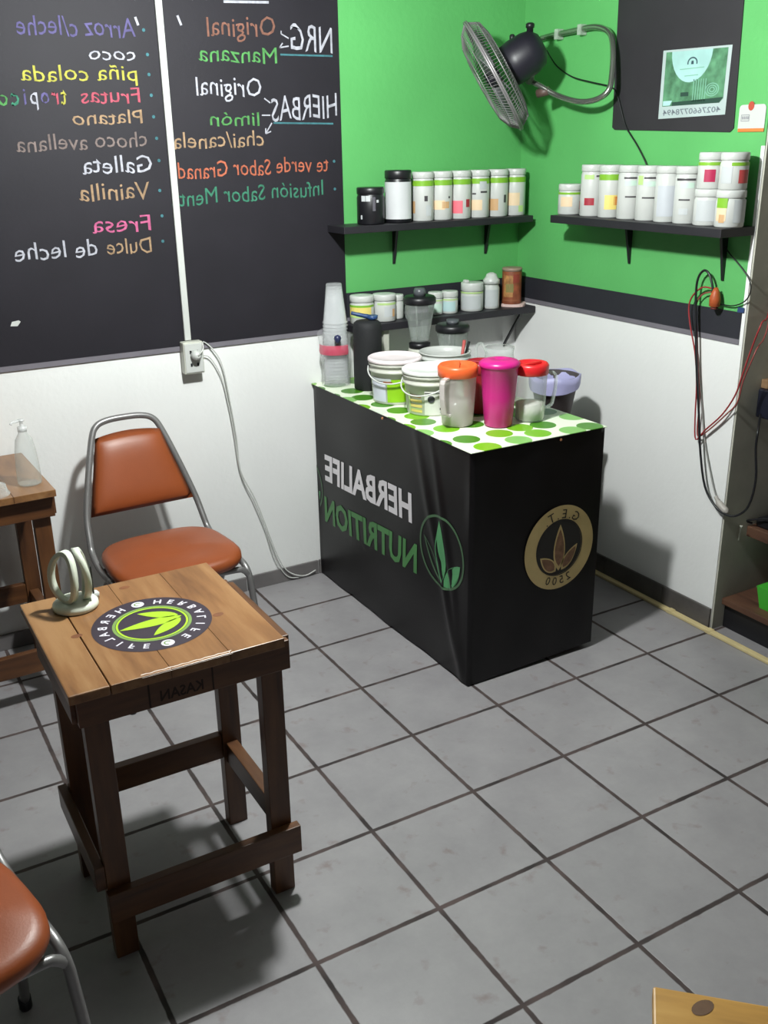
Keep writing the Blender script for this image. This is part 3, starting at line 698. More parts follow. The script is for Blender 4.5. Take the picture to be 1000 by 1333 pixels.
bucket('open white bucket holding small utensils, behind the two lidded buckets', (.668, -.150, ZC+.0003), .098, .160, [], None, open_=True, hang=60)
mb = MB(); mb.tube([(.705, -.185, ZC+.03), (.722, -.20, ZC+.20)], .006, 8); ut = mb.build('spoon_handle', mat('faded_red_plastic', (176, 74, 70), .5)); tag(centre(ut), 'red utensil handle leaning in the open bucket', 'utensil')
mb = MB(); mb.tube([(.712, -.165, ZC+.03), (.752, -.188, ZC+.19)], .005, 8); ut = mb.build('spoon_handle', M_blk); tag(centre(ut), 'black utensil handle leaning in the open bucket', 'utensil')

# pitchers
def pitcher(label, loc, rb, rt, h, body, lid_m, handle_ang, lid_style='flat', group='plastic pitchers on the counter', name='plastic_pitcher', fill=None):
    t = thing(name, label, 'pitcher', loc, group=group)
    zt = h-.018
    mb = MB(); mb.lathe([(.001, .003), (rb*.95, .003), (rb, .006), (rb+(rt-rb)*.5, zt*.5), (rt, zt), (rt+.002, zt+.002), (rt-.002, zt)], 36, cap0=False, cap1=False); mb.build('pitcher_body', body, t, fix=False)
    mb = MB()
    if lid_style == 'dome': mb.lathe([(rt+.002, zt-.008), (rt+.005, zt-.004), (rt+.005, zt+.006), (rt-.004, zt+.013), (rt*.6, zt+.018), (.018, zt+.018), (.014, zt+.013), (.001, zt+.013)], 36)
    else: mb.lathe([(rt+.001, zt-.022), (rt+.003, zt-.02), (rt+.004, zt+.008), (rt-.002, zt+.016), (rt-.008, zt+.016), (rt-.010, zt+.006), (.02, zt+.006), (.001, zt+.006)], 36)
    mb.build('lid', lid_m, t)
    if lid_style != 'dome':
        mb = MB(); a = R(handle_ang); mb.box(-rt*.8, rt*.8, -.006, .006, zt+.0065, zt+.015, .002, M=Matrix.Rotation(a+.5, 4, 'Z')); mb.build('lid_grip', lid_m, t)
    a = R(handle_ang); d = Vector((math.cos(a), math.sin(a), 0)); s_ = Vector((-d.y, d.x, 0))
    mb = MB(); P = []
    for q, (o, z) in enumerate(((rt-.004, zt-.02), (rt+.026, zt-.022), (rt+.034, zt-.035), (rt+.032, zt*.55), (rt+.022, zt*.28), (rb+.012, zt*.22), (rb+.001, zt*.24))): P.append(d*o+Vector((0, 0, z)))
    P2 = []
    for q in range(len(P)-1):
        for k in range(4): P2.append(P[q].lerp(P[q+1], k/4))
    P2.append(P[-1])
    wdt = .009
    for q in range(len(P2)-1):
        p, n_ = P2[q], P2[q+1]; tn = (n_-p).normalized(); nr = s_.cross(tn)*.003
        A = [p+s_*wdt+nr, p-s_*wdt+nr, p-s_*wdt-nr, p+s_*wdt-nr]; B = [x+(n_-p) for x in A]
        va = [mb.bm.verts.new(x) for x in A]; vb = [mb.bm.verts.new(x) for x in B]
        for k in range(4): mb._f([va[k], va[(k+1) % 4], vb[(k+1) % 4], vb[k]])
    bmesh.ops.remove_doubles(mb.bm, verts=mb.bm.verts[:], dist=.0003)
    mb.build('handle', body, t)
    if fill:
        fm, z1 = fill
        f = lambda z: (rb+(rt-rb)*z/zt)-.003
        mb = MB(); mb.lathe([(.001, .006), (f(.006), .006), (f(z1), z1), (f(z1)*.5, z1+.004), (.001, z1+.004)], 28); mb.build('contents', fm, t)
    return t
M_mag = mat('magenta_plastic', (190, 30, 122), .32, var=.04); M_redl = mat('red_lid_plastic', (206, 34, 40), .35); M_orl = mat('orange_lid_plastic', (222, 96, 48), .35); M_dred = mat('dark_red_plastic', (150, 24, 40), .4)
pitcher('frosted clear pitcher with an orange lid at the front edge of the counter', (.452, -.555, ZC+.0003), .053, .064, .208, FRO, M_orl, 205, fill=(clear('cloudy_water', (198, 192, 190), .4, .6, .2), .085))
pitcher('bright magenta pitcher with a domed lid', (.560, -.640, ZC+.0003), .047, .063, .226, M_mag, M_mag, 52, 'dome')
pitcher('clear pitcher with a red lid and white powder inside, right of the magenta one', (.692, -.642, ZC+.0003), .050, .055, .200, CLR, M_redl, -20, fill=(mat('white_powder', (214, 212, 206), .95, bump=.6, bscale=60), .06))
pitcher('dark red pitcher hidden behind the orange-lidded and magenta pitchers', (.612, -.470, ZC+.0003), .046, .056, .185, M_dred, M_dred, 100)
# blenders and jug
def blender_(label, loc, hb, hj, rb, rt, knob):
    t = thing('blender', label, 'blender', loc, group='blenders on the counter')
    mb = MB(); mb.lathe([(.062, 0), (.064, .006), (.058, hb*.6), (.046, hb-.01), (.044, hb)], 28); mb.build('motor_base', M_wpl2, t)
    mb = MB(); mb.lathe([(.012, .0), (.012, .006), (.009, .010)], 16, M=Matrix.Translation((-.034, -.0505, hb*.35)) @ Matrix.Rotation(R(236), 4, 'Z') @ Matrix.Rotation(R(90), 4, 'Y')); mb.build('dial', M_blk, t)
    mb = MB(); mb.lathe([(.042, hb), (.043, hb+.02), (.034, hb+.024)], 24); mb.build('jar_collar', M_blk, t)
    zj = hb+.024
    mb = MB(); mb.lathe([(.001, zj+.004), (rb, zj+.004), (rb, zj+.01), (rt, hj-.025), (rt+.002, hj-.02), (rt-.003, hj-.025), (rb-.004, zj+.012)], 32, cap0=False, cap1=False); mb.build('jar', GLS, t, fix=False)
    mb = MB()
    for k in range(4): # moulded ribs
        a = R(45+90*k); mb.tube([((rb-.001)*math.cos(a), (rb-.001)*math.sin(a), zj+.012), ((rt-.002)*math.cos(a), (rt-.002)*math.sin(a), hj-.03)], .003, 6)
    mb.build('jar_ribs', GLS, t)
    mb = MB(); mb.lathe([(rt+.001, hj-.03), (rt+.005, hj-.026), (rt+.005, hj-.008), (rt-.002, hj), (.03, hj+.001), (.001, hj+.001)], 32); mb.build('lid', M_blk, t)
    mb = MB(); mb.lathe([(.024, hj+.001), (.024, hj+.018), (.020, hj+knob), (.001, hj+knob)], 22); mb.build('lid_cap', mat('smoky_grey_cap', (84, 88, 92), .35), t)
    a = R(95); d = Vector((math.cos(a), math.sin(a), 0))
    mb = MB(); mb.tube([d*(rt-.004)+Vector((0, 0, hj-.05)), d*(rt+.028)+Vector((0, 0, hj-.055)), d*(rt+.026)+Vector((0, 0, (hj+zj)/2)), d*(rb+.012)+Vector((0, 0, zj+.04))], .006, 8, sub=5); mb.build('handle', GLS, t)
    return t
blender_('blender with tall narrow glass jug and black lid behind the buckets', (.708, .094, ZC+.0003), .125, .330, .036, .060, .030)
blender_('shorter blender with a wide black lid right of the tall glass blender', (.790, -.018, ZC+.0003), .09, .228, .050, .062, .012)
jg = thing('glass_jug', 'clear glass jug with arched handle behind the magenta pitcher', 'jug', (.785, -.335, ZC+.0003))
mb = MB(); mb.lathe([(.001, .004), (.05, .004), (.056, .012), (.058, .12), (.052, .17), (.055, .19), (.052, .188)], 32, cap0=False, cap1=False); mb.build('jug_body', GLS, jg, fix=False)
mb = MB(); d = Vector((-.45, .85, 0)); mb.tube([d*.055+Vector((0, 0, .16)), d*.075+Vector((0, 0, .195)), d*.098+Vector((0, 0, .18)), d*.094+Vector((0, 0, .12)), d*.06+Vector((0, 0, .07))], .005, 8, sub=5); mb.build('handle', GLS, jg)
# stool and bin behind the counter
st = thing('stool', 'low wooden stool behind the counter carrying the grey bin', 'stool', (1.06, -.325, 0))
mb = MB(); mb.box(-.11, .11, -.11, .11, .66, .69, .004); mb.build('seat', M_brown, st)
for sx in (-1, 1):
    for sy in (-1, 1):
        mb = MB(); mb.box(sx*.085-.015, sx*.085+.015, sy*.085-.015, sy*.085+.015, 0.0005, .66); mb.build('leg', M_brown, st)
bn = thing('waste_bin', 'small dark grey tapered bin lined with a lavender bag by the right wall', 'bin', (1.06, -.325, .6905))
mb = MB(); mb.lathe([(.001, .002), (.058, 0), (.060, .004), (.092, .185), (.096, .186), (.096, .191), (.090, .191), (.058, .008)], 32); mb.build('bin_body', mat('dark_grey_plastic', (74, 68, 70), .5), bn)
mb = MB(); prof = []
rings = []
for r, z in ((.075, .12), (.085, .17), (.0955, .195), (.1, .195), (.0995, .17), (.098, .15)):
    rings.append([mb.bm.verts.new(((r+.0015*math.sin(9*a))*math.cos(a), (r+.0015*math.sin(9*a))*math.sin(a), z+(-.02*math.cos(a-R(215)) if z < .16 and r > .09 else .004*math.sin(5*a)))) for a in [2*PI*k/36 for k in range(36)]])
for j in range(len(rings)-1):
    for i in range(36): mb._f([rings[j][i], rings[j][(i+1) % 36], rings[j+1][(i+1) % 36], rings[j+1][i]], True)
mb.build('bin_liner', mat('lavender_bag', (166, 164, 204), .5, bump=.4, bscale=40), bn, fix=False)

# ================================================================== WALL FAN
fc = Vector((.972, -.002, 1.948)); fax = Vector((-0.7030, 0.4930, -0.5126)).normalized()
fan = thing('wall_fan', 'grey wire-caged wall fan tilted down on a bent steel tube bracket', 'fan', fc)
FM = fax.to_track_quat('Z', 'Y').to_matrix().to_4x4()
M_cage = mat('grey_cage_wire', (134, 130, 132), .4, metal=.4); M_blade = mat('grey_fan_blade', (120, 122, 124), .35)
M_mot = mat('dark_motor_housing', (27, 25, 35), .45)
RF = .212
def grille(name, prof, n, extra):
    mb = MB()
    for i in range(n):
        a = 2*PI*i/n; tw = .16
        mb.tube([FM @ Vector((r*math.cos(a+tw*(1-r/RF)), r*math.sin(a+tw*(1-r/RF)), z)) for r, z in prof], .0011, 4, cap=False)
    for r, z, rr in extra: mb.tube([FM @ Vector((r*math.cos(2*PI*k/48), r*math.sin(2*PI*k/48), z)) for k in range(48)], rr, 6, closed=True)
    return mb.build(name, M_cage, fan)
grille('front_grille', [(.04, .052), (.09, .055), (.14, .05), (.18, .032), (.20, .012), (RF, 0)], 100, [(RF, .002, .0045), (.14, .05, .0016), (.09, .055, .0016), (.042, .053, .0025), (.185, .028, .0016)])
grille('rear_grille', [(.06, -.058), (.10, -.058), (.15, -.055), (.185, -.045), (.20, -.02), (RF, 0)], 100, [(RF, -.005, .004), (.15, -.055, .0016), (.10, -.058, .0016), (.062, -.058, .003), (.192, -.035, .002)])
mb = MB(); mb.lathe([(.001, .060), (.03, .059), (.041, .055), (.041, .052)], 26, M=FM); mb.build('badge', M_cage, fan)
for k in range(3):
    mb = MB(); a0 = 2*PI*k/3; nr, na = 8, 8; g = []
    for i in range(nr+1):
        r = .03+.145*i/nr; row = []
        for j in range(na+1):
            t_ = j/na-.5; span = R(62)*(.55+.6*math.sin(PI*min(1, i/nr*.9)))
            row.append(mb.bm.verts.new(FM @ Vector((r*math.cos(a0+t_*span), r*math.sin(a0+t_*span), -.002+t_*.042))))
        g.append(row)
    for i in range(nr):
        for j in range(na): mb._f([g[i][j], g[i+1][j], g[i+1][j+1], g[i][j+1]], True)
    o = mb.build('blade', M_blade, fan, fix=False); md = o.modifiers.new('s', 'SOLIDIFY'); md.thickness = .002
mb = MB(); mb.lathe([(.001, .03), (.02, .028), (.032, .015), (.033, -.02), (.01, -.025)], 24, M=FM); mb.build('hub', M_mot, fan)
mb = MB(); mb.lathe([(.060, -.055), (.074, -.064), (.078, -.10), (.076, -.15), (.066, -.185), (.040, -.205), (.001, -.208)], 30, M=FM); mb.build('motor_housing', M_mot, fan)
mc = FM @ Vector((0, 0, -.15))
mb = MB(); mb.lathe([(.012, 0), (.012, .022), (.016, .024), (.016, .036), (.010, .040)], 16, M=Matrix.Translation(mc+Vector((.0, 0, .060)))); mb.build('swing_knob', M_blk, fan)
mb = MB(); mb.lathe([(.010, 0), (.010, .03), (.006, .034)], 12, M=Matrix.Translation(FM @ Vector((0, 0, -.09))+Vector((0, .02, .062)))); mb.build('lock_knob', M_blk, fan)
# bracket: bent steel tube standing off the right wall
def bxp(u, v, x): return px(u, v, x)-fc
pv = FM @ Vector((0, 0, -.15))
low = bxp(690, 105, 1.13)
mb = MB(); mb.tube([bxp(705, 50, XB-.022), bxp(720, 46, XB-.02), bxp(748, 40, XB-.02), bxp(775, 35, XB-.02), bxp(793, 42, XB-.025), bxp(798, 62, XB-.04), bxp(797, 95, XB-.06), bxp(792, 118, XB-.08), bxp(775, 130, XB-.10), bxp(752, 132, XB-.12), bxp(725, 124, 1.18), bxp(704, 112, 1.15), low], .0105, 12, sub=6); mb.build('tube_bracket', M_chrome, fan)
mb = MB(); mb.tube([low+Vector((.0, 0, -.004)), low+(pv-low)*.55, pv+Vector((0, 0, -.05))], .017, 12); mb.build('pivot_arm', M_cage, fan)
mb = MB(); mb.tube([bxp(715, 118, 1.17), bxp(700, 122, 1.15)], .016, 12); mb.build('clamp_nut', mat('brown_clamp', (84, 66, 60), .5), fan)
for u, v in ((727, 46), (757, 40)):
    c = bxp(u, v, XB-.02); mb = MB(); mb.box(c.x-.014, XB-.001-fc.x, c.y-.010, c.y+.010, c.z-.015, c.z+.022, .003); mb.build('pipe_clip', clear('clear_clip_plastic', (190, 205, 190), .5, .8), fan)
tc_ = MB(); tc_.tube([px(712, 66, 1.2)]+[px(u, v, XB-.012) for u, v in ((725, 86), (745, 100), (770, 107), (795, 113), (803, 122), (808, 140), (815, 165), (830, 190), (842, 215), (846, 236))], .0028, 6, sub=4)
tag(centre(tc_.build('fan_cable', M_blk)), 'thin black cable from the fan behind the black sheet to the right shelf', 'cable')

# ================================================================== black sheet, card
def rrect(y0, y1, z0, z1, r, x, n=5):
    P = []
    for cy, cz, a0 in ((y1-r, z1-r, 0), (y0+r, z1-r, 90), (y0+r, z0+r, 180), (y1-r, z0+r, 270)):
        for k in range(n+1): a = R(a0+90*k/n); P.append((x, cy+r*math.cos(a), cz+r*math.sin(a)))
    return P
mb = MB()
q = [px(u, v, XB-.004) for u, v in ((797, 166), (800, 169), (950, 172), (955, 167), (971, -30), (807, -30))]
mb.prism([(XB-.004, p.y, p.z) for p in q], (.0025, 0, 0)); tag(centre(mb.build('black_sheet', mat('black_poster_board', (38, 35, 40), .6, var=.1))), 'black poster board hung on the green right wall above the shelf', 'poster')
stk = thing('hologram_sticker', 'silver and green holographic sticker with a serial number on the black sheet', 'sticker', (XB-.0045, -.65, 1.80))
Q = [px(u, v, XB-.0055) for u, v in ((857, 155), (944, 149), (954, 58), (864, 66))]     # bl, br, tr, tl in the photo
def SP(s, t, lay=0):
    a = Q[0].lerp(Q[1], s); b = Q[3].lerp(Q[2], s); p = a.lerp(b, t); return Vector((XB-.0055-.0004*lay, p.y, p.z))
m_sil = mat('silver_sticker', (186, 200, 200), .35, metal=.2); m_sg = mat('sticker_green', (92, 142, 108), .35, metal=.2, var=.4, scale=28); m_sb = mat('sticker_pale_blue', (168, 210, 206), .35, metal=.1, var=.15); m_sd = mat('sticker_dark', (44, 70, 60), .4)
mb = MB(); mb.poly([SP(0, 0), SP(1, 0), SP(1, 1), SP(0, 1)]); mb.build('sticker_backing', m_sil, stk, fix=False, world=True)
mb = MB(); mb.poly([SP(.05, .18, 1), SP(.90, .18, 1), SP(.95, .24, 1), SP(.95, .97, 1), SP(.05, .97, 1)])
mb.mi = 1; mb.poly([SP(.44+.30*math.cos(R(180+180*k/16)), .97+.46*math.sin(R(180+180*k/16)), 2) for k in range(17)])
mb.mi = 2; mb.poly([SP(.32, .31, 2), SP(.44, .31, 2), SP(.44, .37, 2), SP(.32, .37, 2)]); mb.poly([SP(.2, .18, 2), SP(.9, .18, 2), SP(.95, .26, 2), SP(.2, .235, 2)])
mb.mi = 1; mb.poly([SP(.06, .19, 2), SP(.17, .19, 2), SP(.2, .26, 2), SP(.06, .26, 2)])
mb.mi = 3
for r in (.10, .07, .04): mb.strip([SP(.78+r*math.cos(2*PI*k/24), .38+r*math.sin(2*PI*k/24), 2) for k in range(24)], [SP(.78+(r-.014)*math.cos(2*PI*k/24), .38+(r-.014)*math.sin(2*PI*k/24), 2) for k in range(24)], True)
for k in range(6): mb.poly([SP(.5+.035*k, .22, 2), SP(.512+.035*k, .22, 2), SP(.512+.035*k, .55, 2), SP(.5+.035*k, .55, 2)])
mb.mi = 4
mb.strip([SP(.46+.075*math.cos(R(-15+210*k/16)), .79+.085*math.sin(R(-15+210*k/16)), 3) for k in range(17)], [SP(.46+.058*math.cos(R(-15+210*k/16)), .79+.065*math.sin(R(-15+210*k/16)), 3) for k in range(17)])
mb.poly([SP(.44, .77, 3), SP(.48, .77, 3), SP(.475, .82, 3), SP(.445, .82, 3)])
mb.mi = 3; mb.poly([SP(.28, .70, 3), SP(.64, .71, 3), SP(.64, .722, 3), SP(.28, .712, 3)]); mb.poly([SP(.36, .60, 3), SP(.56, .605, 3), SP(.56, .617, 3), SP(.36, .612, 3)])
mb.build('hologram_print', [m_sg, m_sb, m_sd, mat('sticker_mid_green', (124, 176, 152), .4), mat('sticker_ink', (50, 74, 84), .5)], stk, fix=False, world=True)
mb = MB(); put_text(mb, '4027660778494', lambda s, t: SP(.93-.86*s, .045+.085*t, 2), .01); mb.build('serial_number', mat('serial_ink', (112, 120, 128), .5), stk, fix=False, world=True)
cdn = thing('hanging_card', 'small white card with orange bottom edge and red seal by the right shelf', 'card', (XB-.002, -.91, 1.74))
mb = MB(); mb.prism(rrect(-.966, -.862, 1.742, 1.822, .012, XB-.003), (.0018, 0, 0)); mb.build('card', M_wpl, cdn, world=True)
mb = MB(); mb.poly([(XB-.0036, -.966, 1.742), (XB-.0036, -.864, 1.742), (XB-.0036, -.864, 1.752), (XB-.0036, -.966, 1.752)]); mb.build('orange_edge', mat('card_orange', (212, 120, 58), .5), cdn, fix=False, world=True)
mb = MB(); mb.poly([(XB-.0036, -.908+.012*math.cos(2*PI*k/12), 1.818+.014*math.sin(2*PI*k/12)) for k in range(12)]); mb.build('red_seal', mat('card_red', (176, 72, 54), .5), cdn, fix=False, world=True)
mb = MB(); mb.strip([(XB-.0036, y, z) for y, z in ((-.872, 1.773), (-.905, 1.773), (-.905, 1.793), (-.872, 1.793))], [(XB-.0036, y, z) for y, z in ((-.874, 1.775), (-.903, 1.775), (-.903, 1.791), (-.874, 1.791))], True)
for k in range(4): mb.poly([(XB-.0036, -.876-.007*k, 1.779), (XB-.0036, -.881-.007*k, 1.779), (XB-.0036, -.881-.007*k, 1.788), (XB-.0036, -.876-.007*k, 1.788)])
mb.build('card_print', GRY if False else mat('card_grey_ink', (140, 140, 146), .5), cdn, fix=False, world=True)

# ================================================================== cables by the right shelf
def bt(lst, x): return [px(u, v, x) for u, v in lst]
mb = MB(); mb.tube(bt([(928, 392), (928, 375), (924, 358), (917, 352), (909, 362), (906, 385), (906, 430), (907, 480), (910, 540), (912, 590), (918, 634), (932, 660), (948, 671)], XB-.03)+[px(u, v, 1.30) for u, v in ((962, 670), (975, 658))]+[px(u, v, 1.30) for u, v in ((984, 625), (984, 585), (987, 560))]+[px(990, 540, 1.40)], .0042, 7, sub=4)
tag(centre(mb.build('black_extension_cable', M_blk)), 'black extension cable looped over the shelf bracket and hanging down the right wall', 'cable')
M_rc = mat('red_cable_rubber', (150, 42, 46), .5)
mb = MB(); mb.tube(bt([(929, 376), (915, 374), (902, 385), (897, 400), (899, 425), (905, 460), (907, 500), (905, 545), (906, 572), (918, 560), (940, 540)], XB-.024)+[px(u, v, 1.30) for u, v in ((957, 515), (966, 490), (980, 450), (992, 420))]+[py(1004, 392, YE-.010), Vector((1.44, YE-.010, 1.75)), Vector((1.45, YE-.010, H-.002))], .0028, 6, sub=4)
tag(centre(mb.build('red_cable', M_rc)), 'long red cable hanging in a loop beside the wall end', 'cable')
mb = MB(); mb.tube(bt([(926, 380), (914, 384), (906, 400), (908, 440), (909, 480), (911, 520), (908, 556), (910, 568), (925, 558), (945, 540)], XB-.020)+[px(u, v, 1.305) for u, v in ((960, 524), (968, 495), (985, 455))]+[py(1003, 410, YE-.011), Vector((1.452, YE-.011, 1.75)), Vector((1.46, YE-.011, H-.002))], .0026, 6, sub=4)
tag(centre(mb.build('red_cable', mat('dull_red_cable_rubber', (140, 66, 62), .5))), 'dull red second cable strand twisted beside the long red cable', 'cable')
so = thing('cable_socket', 'orange extension socket hanging below the right shelf bracket', 'socket', px(930, 400, XB-.03))
mb = MB(); mb.lathe([(.008, .0), (.018, .004), (.019, .03), (.014, .05), (.006, .066)], 16); mb.build('socket_body', mat('orange_rubber', (172, 82, 40), .5, var=.2), so)
mb = MB(); mb.lathe([(.012, -.006), (.0125, .0)], 14); mb.build('plug_face', mat('dark_red_face', (96, 34, 26), .6), so)
mb = MB(); mb.tube(bt([(938, 312), (950, 330), (965, 348), (976, 365), (977, 380), (970, 392), (955, 398), (938, 396)], XB-.012), .0022, 6, sub=4)
tag(centre(mb.build('thin_cable', M_blk)), 'thin black cable curling from the right shelf end to the orange socket', 'cable')
mb = MB(); mb.tube(bt([(911, 500), (914, 530), (917, 570), (922, 600), (929, 634), (934, 650)], XB-.010), .0024, 6, sub=4)
gc_ = thing('grey_cable', 'thin grey cable ending in a pale grey plug near the wall end', 'cable', px(935, 655, XB-.01))
mb.build('cord', mat('grey_cable_rubber', (150, 150, 146), .5), gc_, world=True)
mb = MB(); mb.tube(bt([(932, 646), (936, 655), (944, 664), (947, 668)], XB-.020), [.007, .013, .013, .008], 10, sub=3); mb.build('plug', mat('pale_grey_plug', (168, 162, 156), .5), gc_, world=True)
mb = MB(); p = px(965, 404, XB-.0042); mb.poly([p+Vector((0, a, b)) for a, b in ((-.012, -.007), (.016, -.009), (.015, .009), (-.012, .010))]); tag(centre(mb.build('blue_tape', mat('blue_tape', (44, 66, 110), .5), fix=False)), 'scrap of blue tape at the end of the black band on the right wall', 'tape')

# ================================================================== NICHE at the right edge
mb = MB(); mb.box(1.40, XN, -2.4, YE-.007, 0, .09); struct('trim_3', mb, M_skirtd)
nb = MB(); nb.box(1.36, 1.93, -2.2, YE-.007, .098, .122, .002); o = nb.build('niche_shelf', M_brown); tag(centre(o), 'low brown board shelf just above the floor inside the wall niche', 'shelf')
o = MB().box(1.38, 1.40, -2.2, YE-.007, .0005, .0975).build('niche_kickboard', M_blk); tag(centre(o), 'dark kickboard under the low niche board', 'kickboard')
o = MB().box(1.45, 1.93, -2.2, YE-.007, .352, .392, .002).build('niche_shelf', M_brown); tag(centre(o), 'brown board shelf at knee height inside the wall niche', 'shelf')
o = MB().box(1.43, 1.93, -2.2, YE-.007, .912, .942, .002).build('niche_shelf', wood('tan_board', (104, 78, 52), (126, 96, 66), (140, 110, 80), 'Y', .6)); tag(centre(o), 'tan board shelf at waist height inside the wall niche', 'shelf')
gb = thing('green_crate', 'bright green plastic crate on the low niche board', 'crate', (1.50, -1.21, .1225))
mb = MB(); mb.prism([(-.09, -.12, 0), (-.09, .10, 0), (-.10, .115, .085), (-.10, -.12, .085)], (.16, 0, 0)); mb.build('crate_body', mat('green_crate_plastic', (66, 176, 52), .4), gb)
mb = MB(); mb.box(-.06, .03, -.06, .07, .0855, .125, .01); mb.build('white_contents', M_wpl2, gb)
rt_ = thing('router_box', 'black electric device with cables on the knee-high niche board', 'device', (1.52, -1.085, .3925))
mb = MB(); mb.box(-.05, .08, -.12, .085, 0, .035, .008); mb.build('device_body', M_blk, rt_)
mb = MB(); mb.tube([(-.06, .09, .012), (-.075, .105, .02), (-.06, .02, .05), (-.055, -.10, .06)], .004, 6, sub=4); mb.build('cable_tail', M_blk, rt_)
ad = thing('power_adapter', 'dark blue-black adapter hanging under the waist-high niche board', 'adapter', (1.45, -1.035, .81))
mb = MB(); mb.box(-.035, .04, -.02, .050, 0, .1015, .006); mb.build('adapter_body', mat('blue_black_plastic', (26, 28, 42), .4), ad)
p = py(963, 692, YE-.018); mb = MB(); mb.tube([p+Vector((0, 0, -.035)), p+Vector((.004, 0, .01)), p+Vector((.006, 0, .022))], [.003, .0045, .006], 8, sub=3); tag(centre(mb.build('white_hook', M_wpl2)), 'small white wall hook on the grey plaster beside the niche board', 'hook')

# ================================================================== TABLES
def table(label, loc, rz, W, D, zt, legs_in, group, top_m, stamp=False, name='wooden_table', seams=True):
    """W along local x, D along local y, front is -y; legs_in = (x inset left, x inset right, front inset, back inset)"""
    t = thing(name, label, 'table', loc, rz, group)
    th = .022; a, b, c, d = legs_in
    mb = MB(); nb_ = 4; ws = [0, .18, .45, .73, 1.0]; gp = [.0001, .0011, .0003, .0003, .0001]
    if not seams: nb_ = 1; ws = [0, 1]
    for k in range(nb_):
        mb.box(-W/2+W*ws[k]+gp[k], -W/2+W*ws[k+1]-gp[k+1], -D/2, D/2, zt-th, zt, .003 if k < 1 else .0012)
    mb.build('tabletop', top_m, t)
    x0, x1, y0, y1 = -W/2+a, W/2-b, -D/2+c, D/2-d
    lw, ld = .052, .034; zl = zt-th-.0005
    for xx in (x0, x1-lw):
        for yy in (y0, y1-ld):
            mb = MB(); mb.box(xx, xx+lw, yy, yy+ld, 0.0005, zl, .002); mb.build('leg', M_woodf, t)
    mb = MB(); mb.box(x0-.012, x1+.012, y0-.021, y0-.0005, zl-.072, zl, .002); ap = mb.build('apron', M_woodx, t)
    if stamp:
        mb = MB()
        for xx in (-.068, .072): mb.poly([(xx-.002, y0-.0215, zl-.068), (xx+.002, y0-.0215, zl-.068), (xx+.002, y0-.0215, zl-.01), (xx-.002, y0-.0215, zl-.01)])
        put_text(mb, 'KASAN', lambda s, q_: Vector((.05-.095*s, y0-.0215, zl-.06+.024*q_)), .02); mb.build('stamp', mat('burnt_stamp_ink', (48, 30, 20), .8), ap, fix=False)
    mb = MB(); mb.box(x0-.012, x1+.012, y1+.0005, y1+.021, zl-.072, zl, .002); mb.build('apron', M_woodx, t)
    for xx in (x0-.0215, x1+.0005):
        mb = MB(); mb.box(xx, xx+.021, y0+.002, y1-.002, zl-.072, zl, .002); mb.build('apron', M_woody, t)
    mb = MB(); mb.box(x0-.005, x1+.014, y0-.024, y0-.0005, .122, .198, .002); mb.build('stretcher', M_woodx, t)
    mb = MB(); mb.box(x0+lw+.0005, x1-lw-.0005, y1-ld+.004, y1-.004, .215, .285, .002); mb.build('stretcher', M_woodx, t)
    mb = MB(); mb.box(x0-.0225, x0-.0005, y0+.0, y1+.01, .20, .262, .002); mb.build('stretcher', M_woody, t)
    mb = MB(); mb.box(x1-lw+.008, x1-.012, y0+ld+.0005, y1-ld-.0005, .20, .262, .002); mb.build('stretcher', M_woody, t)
    return t
ZT1 = .722
TX0, TX1, TY0, TY1 = -1.073, -.607, -1.452, -.968
t1 = table('small wooden table in the foreground with a round dark logo on its top', ((TX0+TX1)/2, (TY0+TY1)/2, 0), 0, TX1-TX0, TY1-TY0, ZT1, (.03, -.010, .047, .098), 'small wooden tables', M_wood, True)
# round printed badge on the tabletop
M_bdg = mat('badge_dark_purple', (46, 36, 48), .5, var=.1); M_bw = mat('badge_white', (206, 202, 212), .5); M_bl = mat('badge_lime', (158, 196, 40), .45); M_bo = mat('badge_olive_ring', (112, 140, 74), .5)
el = [pz(u, v, ZT1) for u, v in ((121, 820), (276, 803), (190, 779), (205, 847))]
bc_ = (el[0]+el[1]+el[2]+el[3])/4; br = ((el[0]-el[1]).length+(el[2]-el[3]).length)/4
icon = pz(178, 786, ZT1)-bc_; e1 = icon.normalized(); up1 = Vector((-e1.y, e1.x, 0))
if (pz(150, 845, ZT1)-bc_).dot(up1) < 0: up1 = -up1
L1 = Vector(t1.location)
def BD(a, b, lay=0): return bc_+(-e1)*(a*br)+up1*(b*br)+Vector((0, 0, .0005+.0003*lay))
mb = MB(); n = 64
def bcirc(r, l): return [BD(r*math.cos(2*PI*k/n), r*math.sin(2*PI*k/n), l) for k in range(n)]
mb.poly(bcirc(1, 0)); mb.mi = 3; mb.strip(bcirc(.66, 1), bcirc(.61, 1), True); mb.mi = 2; mb.strip(bcirc(.60, 1), bcirc(.565, 1), True)
for b, t_, wd in (((0, -.52), (0, .56), .26), ((-.06, -.48), (-.46, .12), .23), ((.06, -.48), (.46, .12), .23)):
    mb.poly([BD(p.x, p.y, 2) for p in leaf_pts(b, t_, wd)])
mb.mi = 1
for sgn in (-1, 1):
    mb.poly([BD(sgn*.82+.11*math.cos(2*PI*k/20), .11*math.sin(2*PI*k/20), 1) for k in range(20)])
ring_text(mb, 'HERBALIFE', .82, lambda s, t: BD(s, t, 1), R(90), R(16.5), .15, bold=.02)
ring_text(mb, 'HERBALIFE', .82, lambda s, t: BD(s, t, 1), R(-90), R(16.5), .15, inward=True, bold=.02)
mb.mi = 3
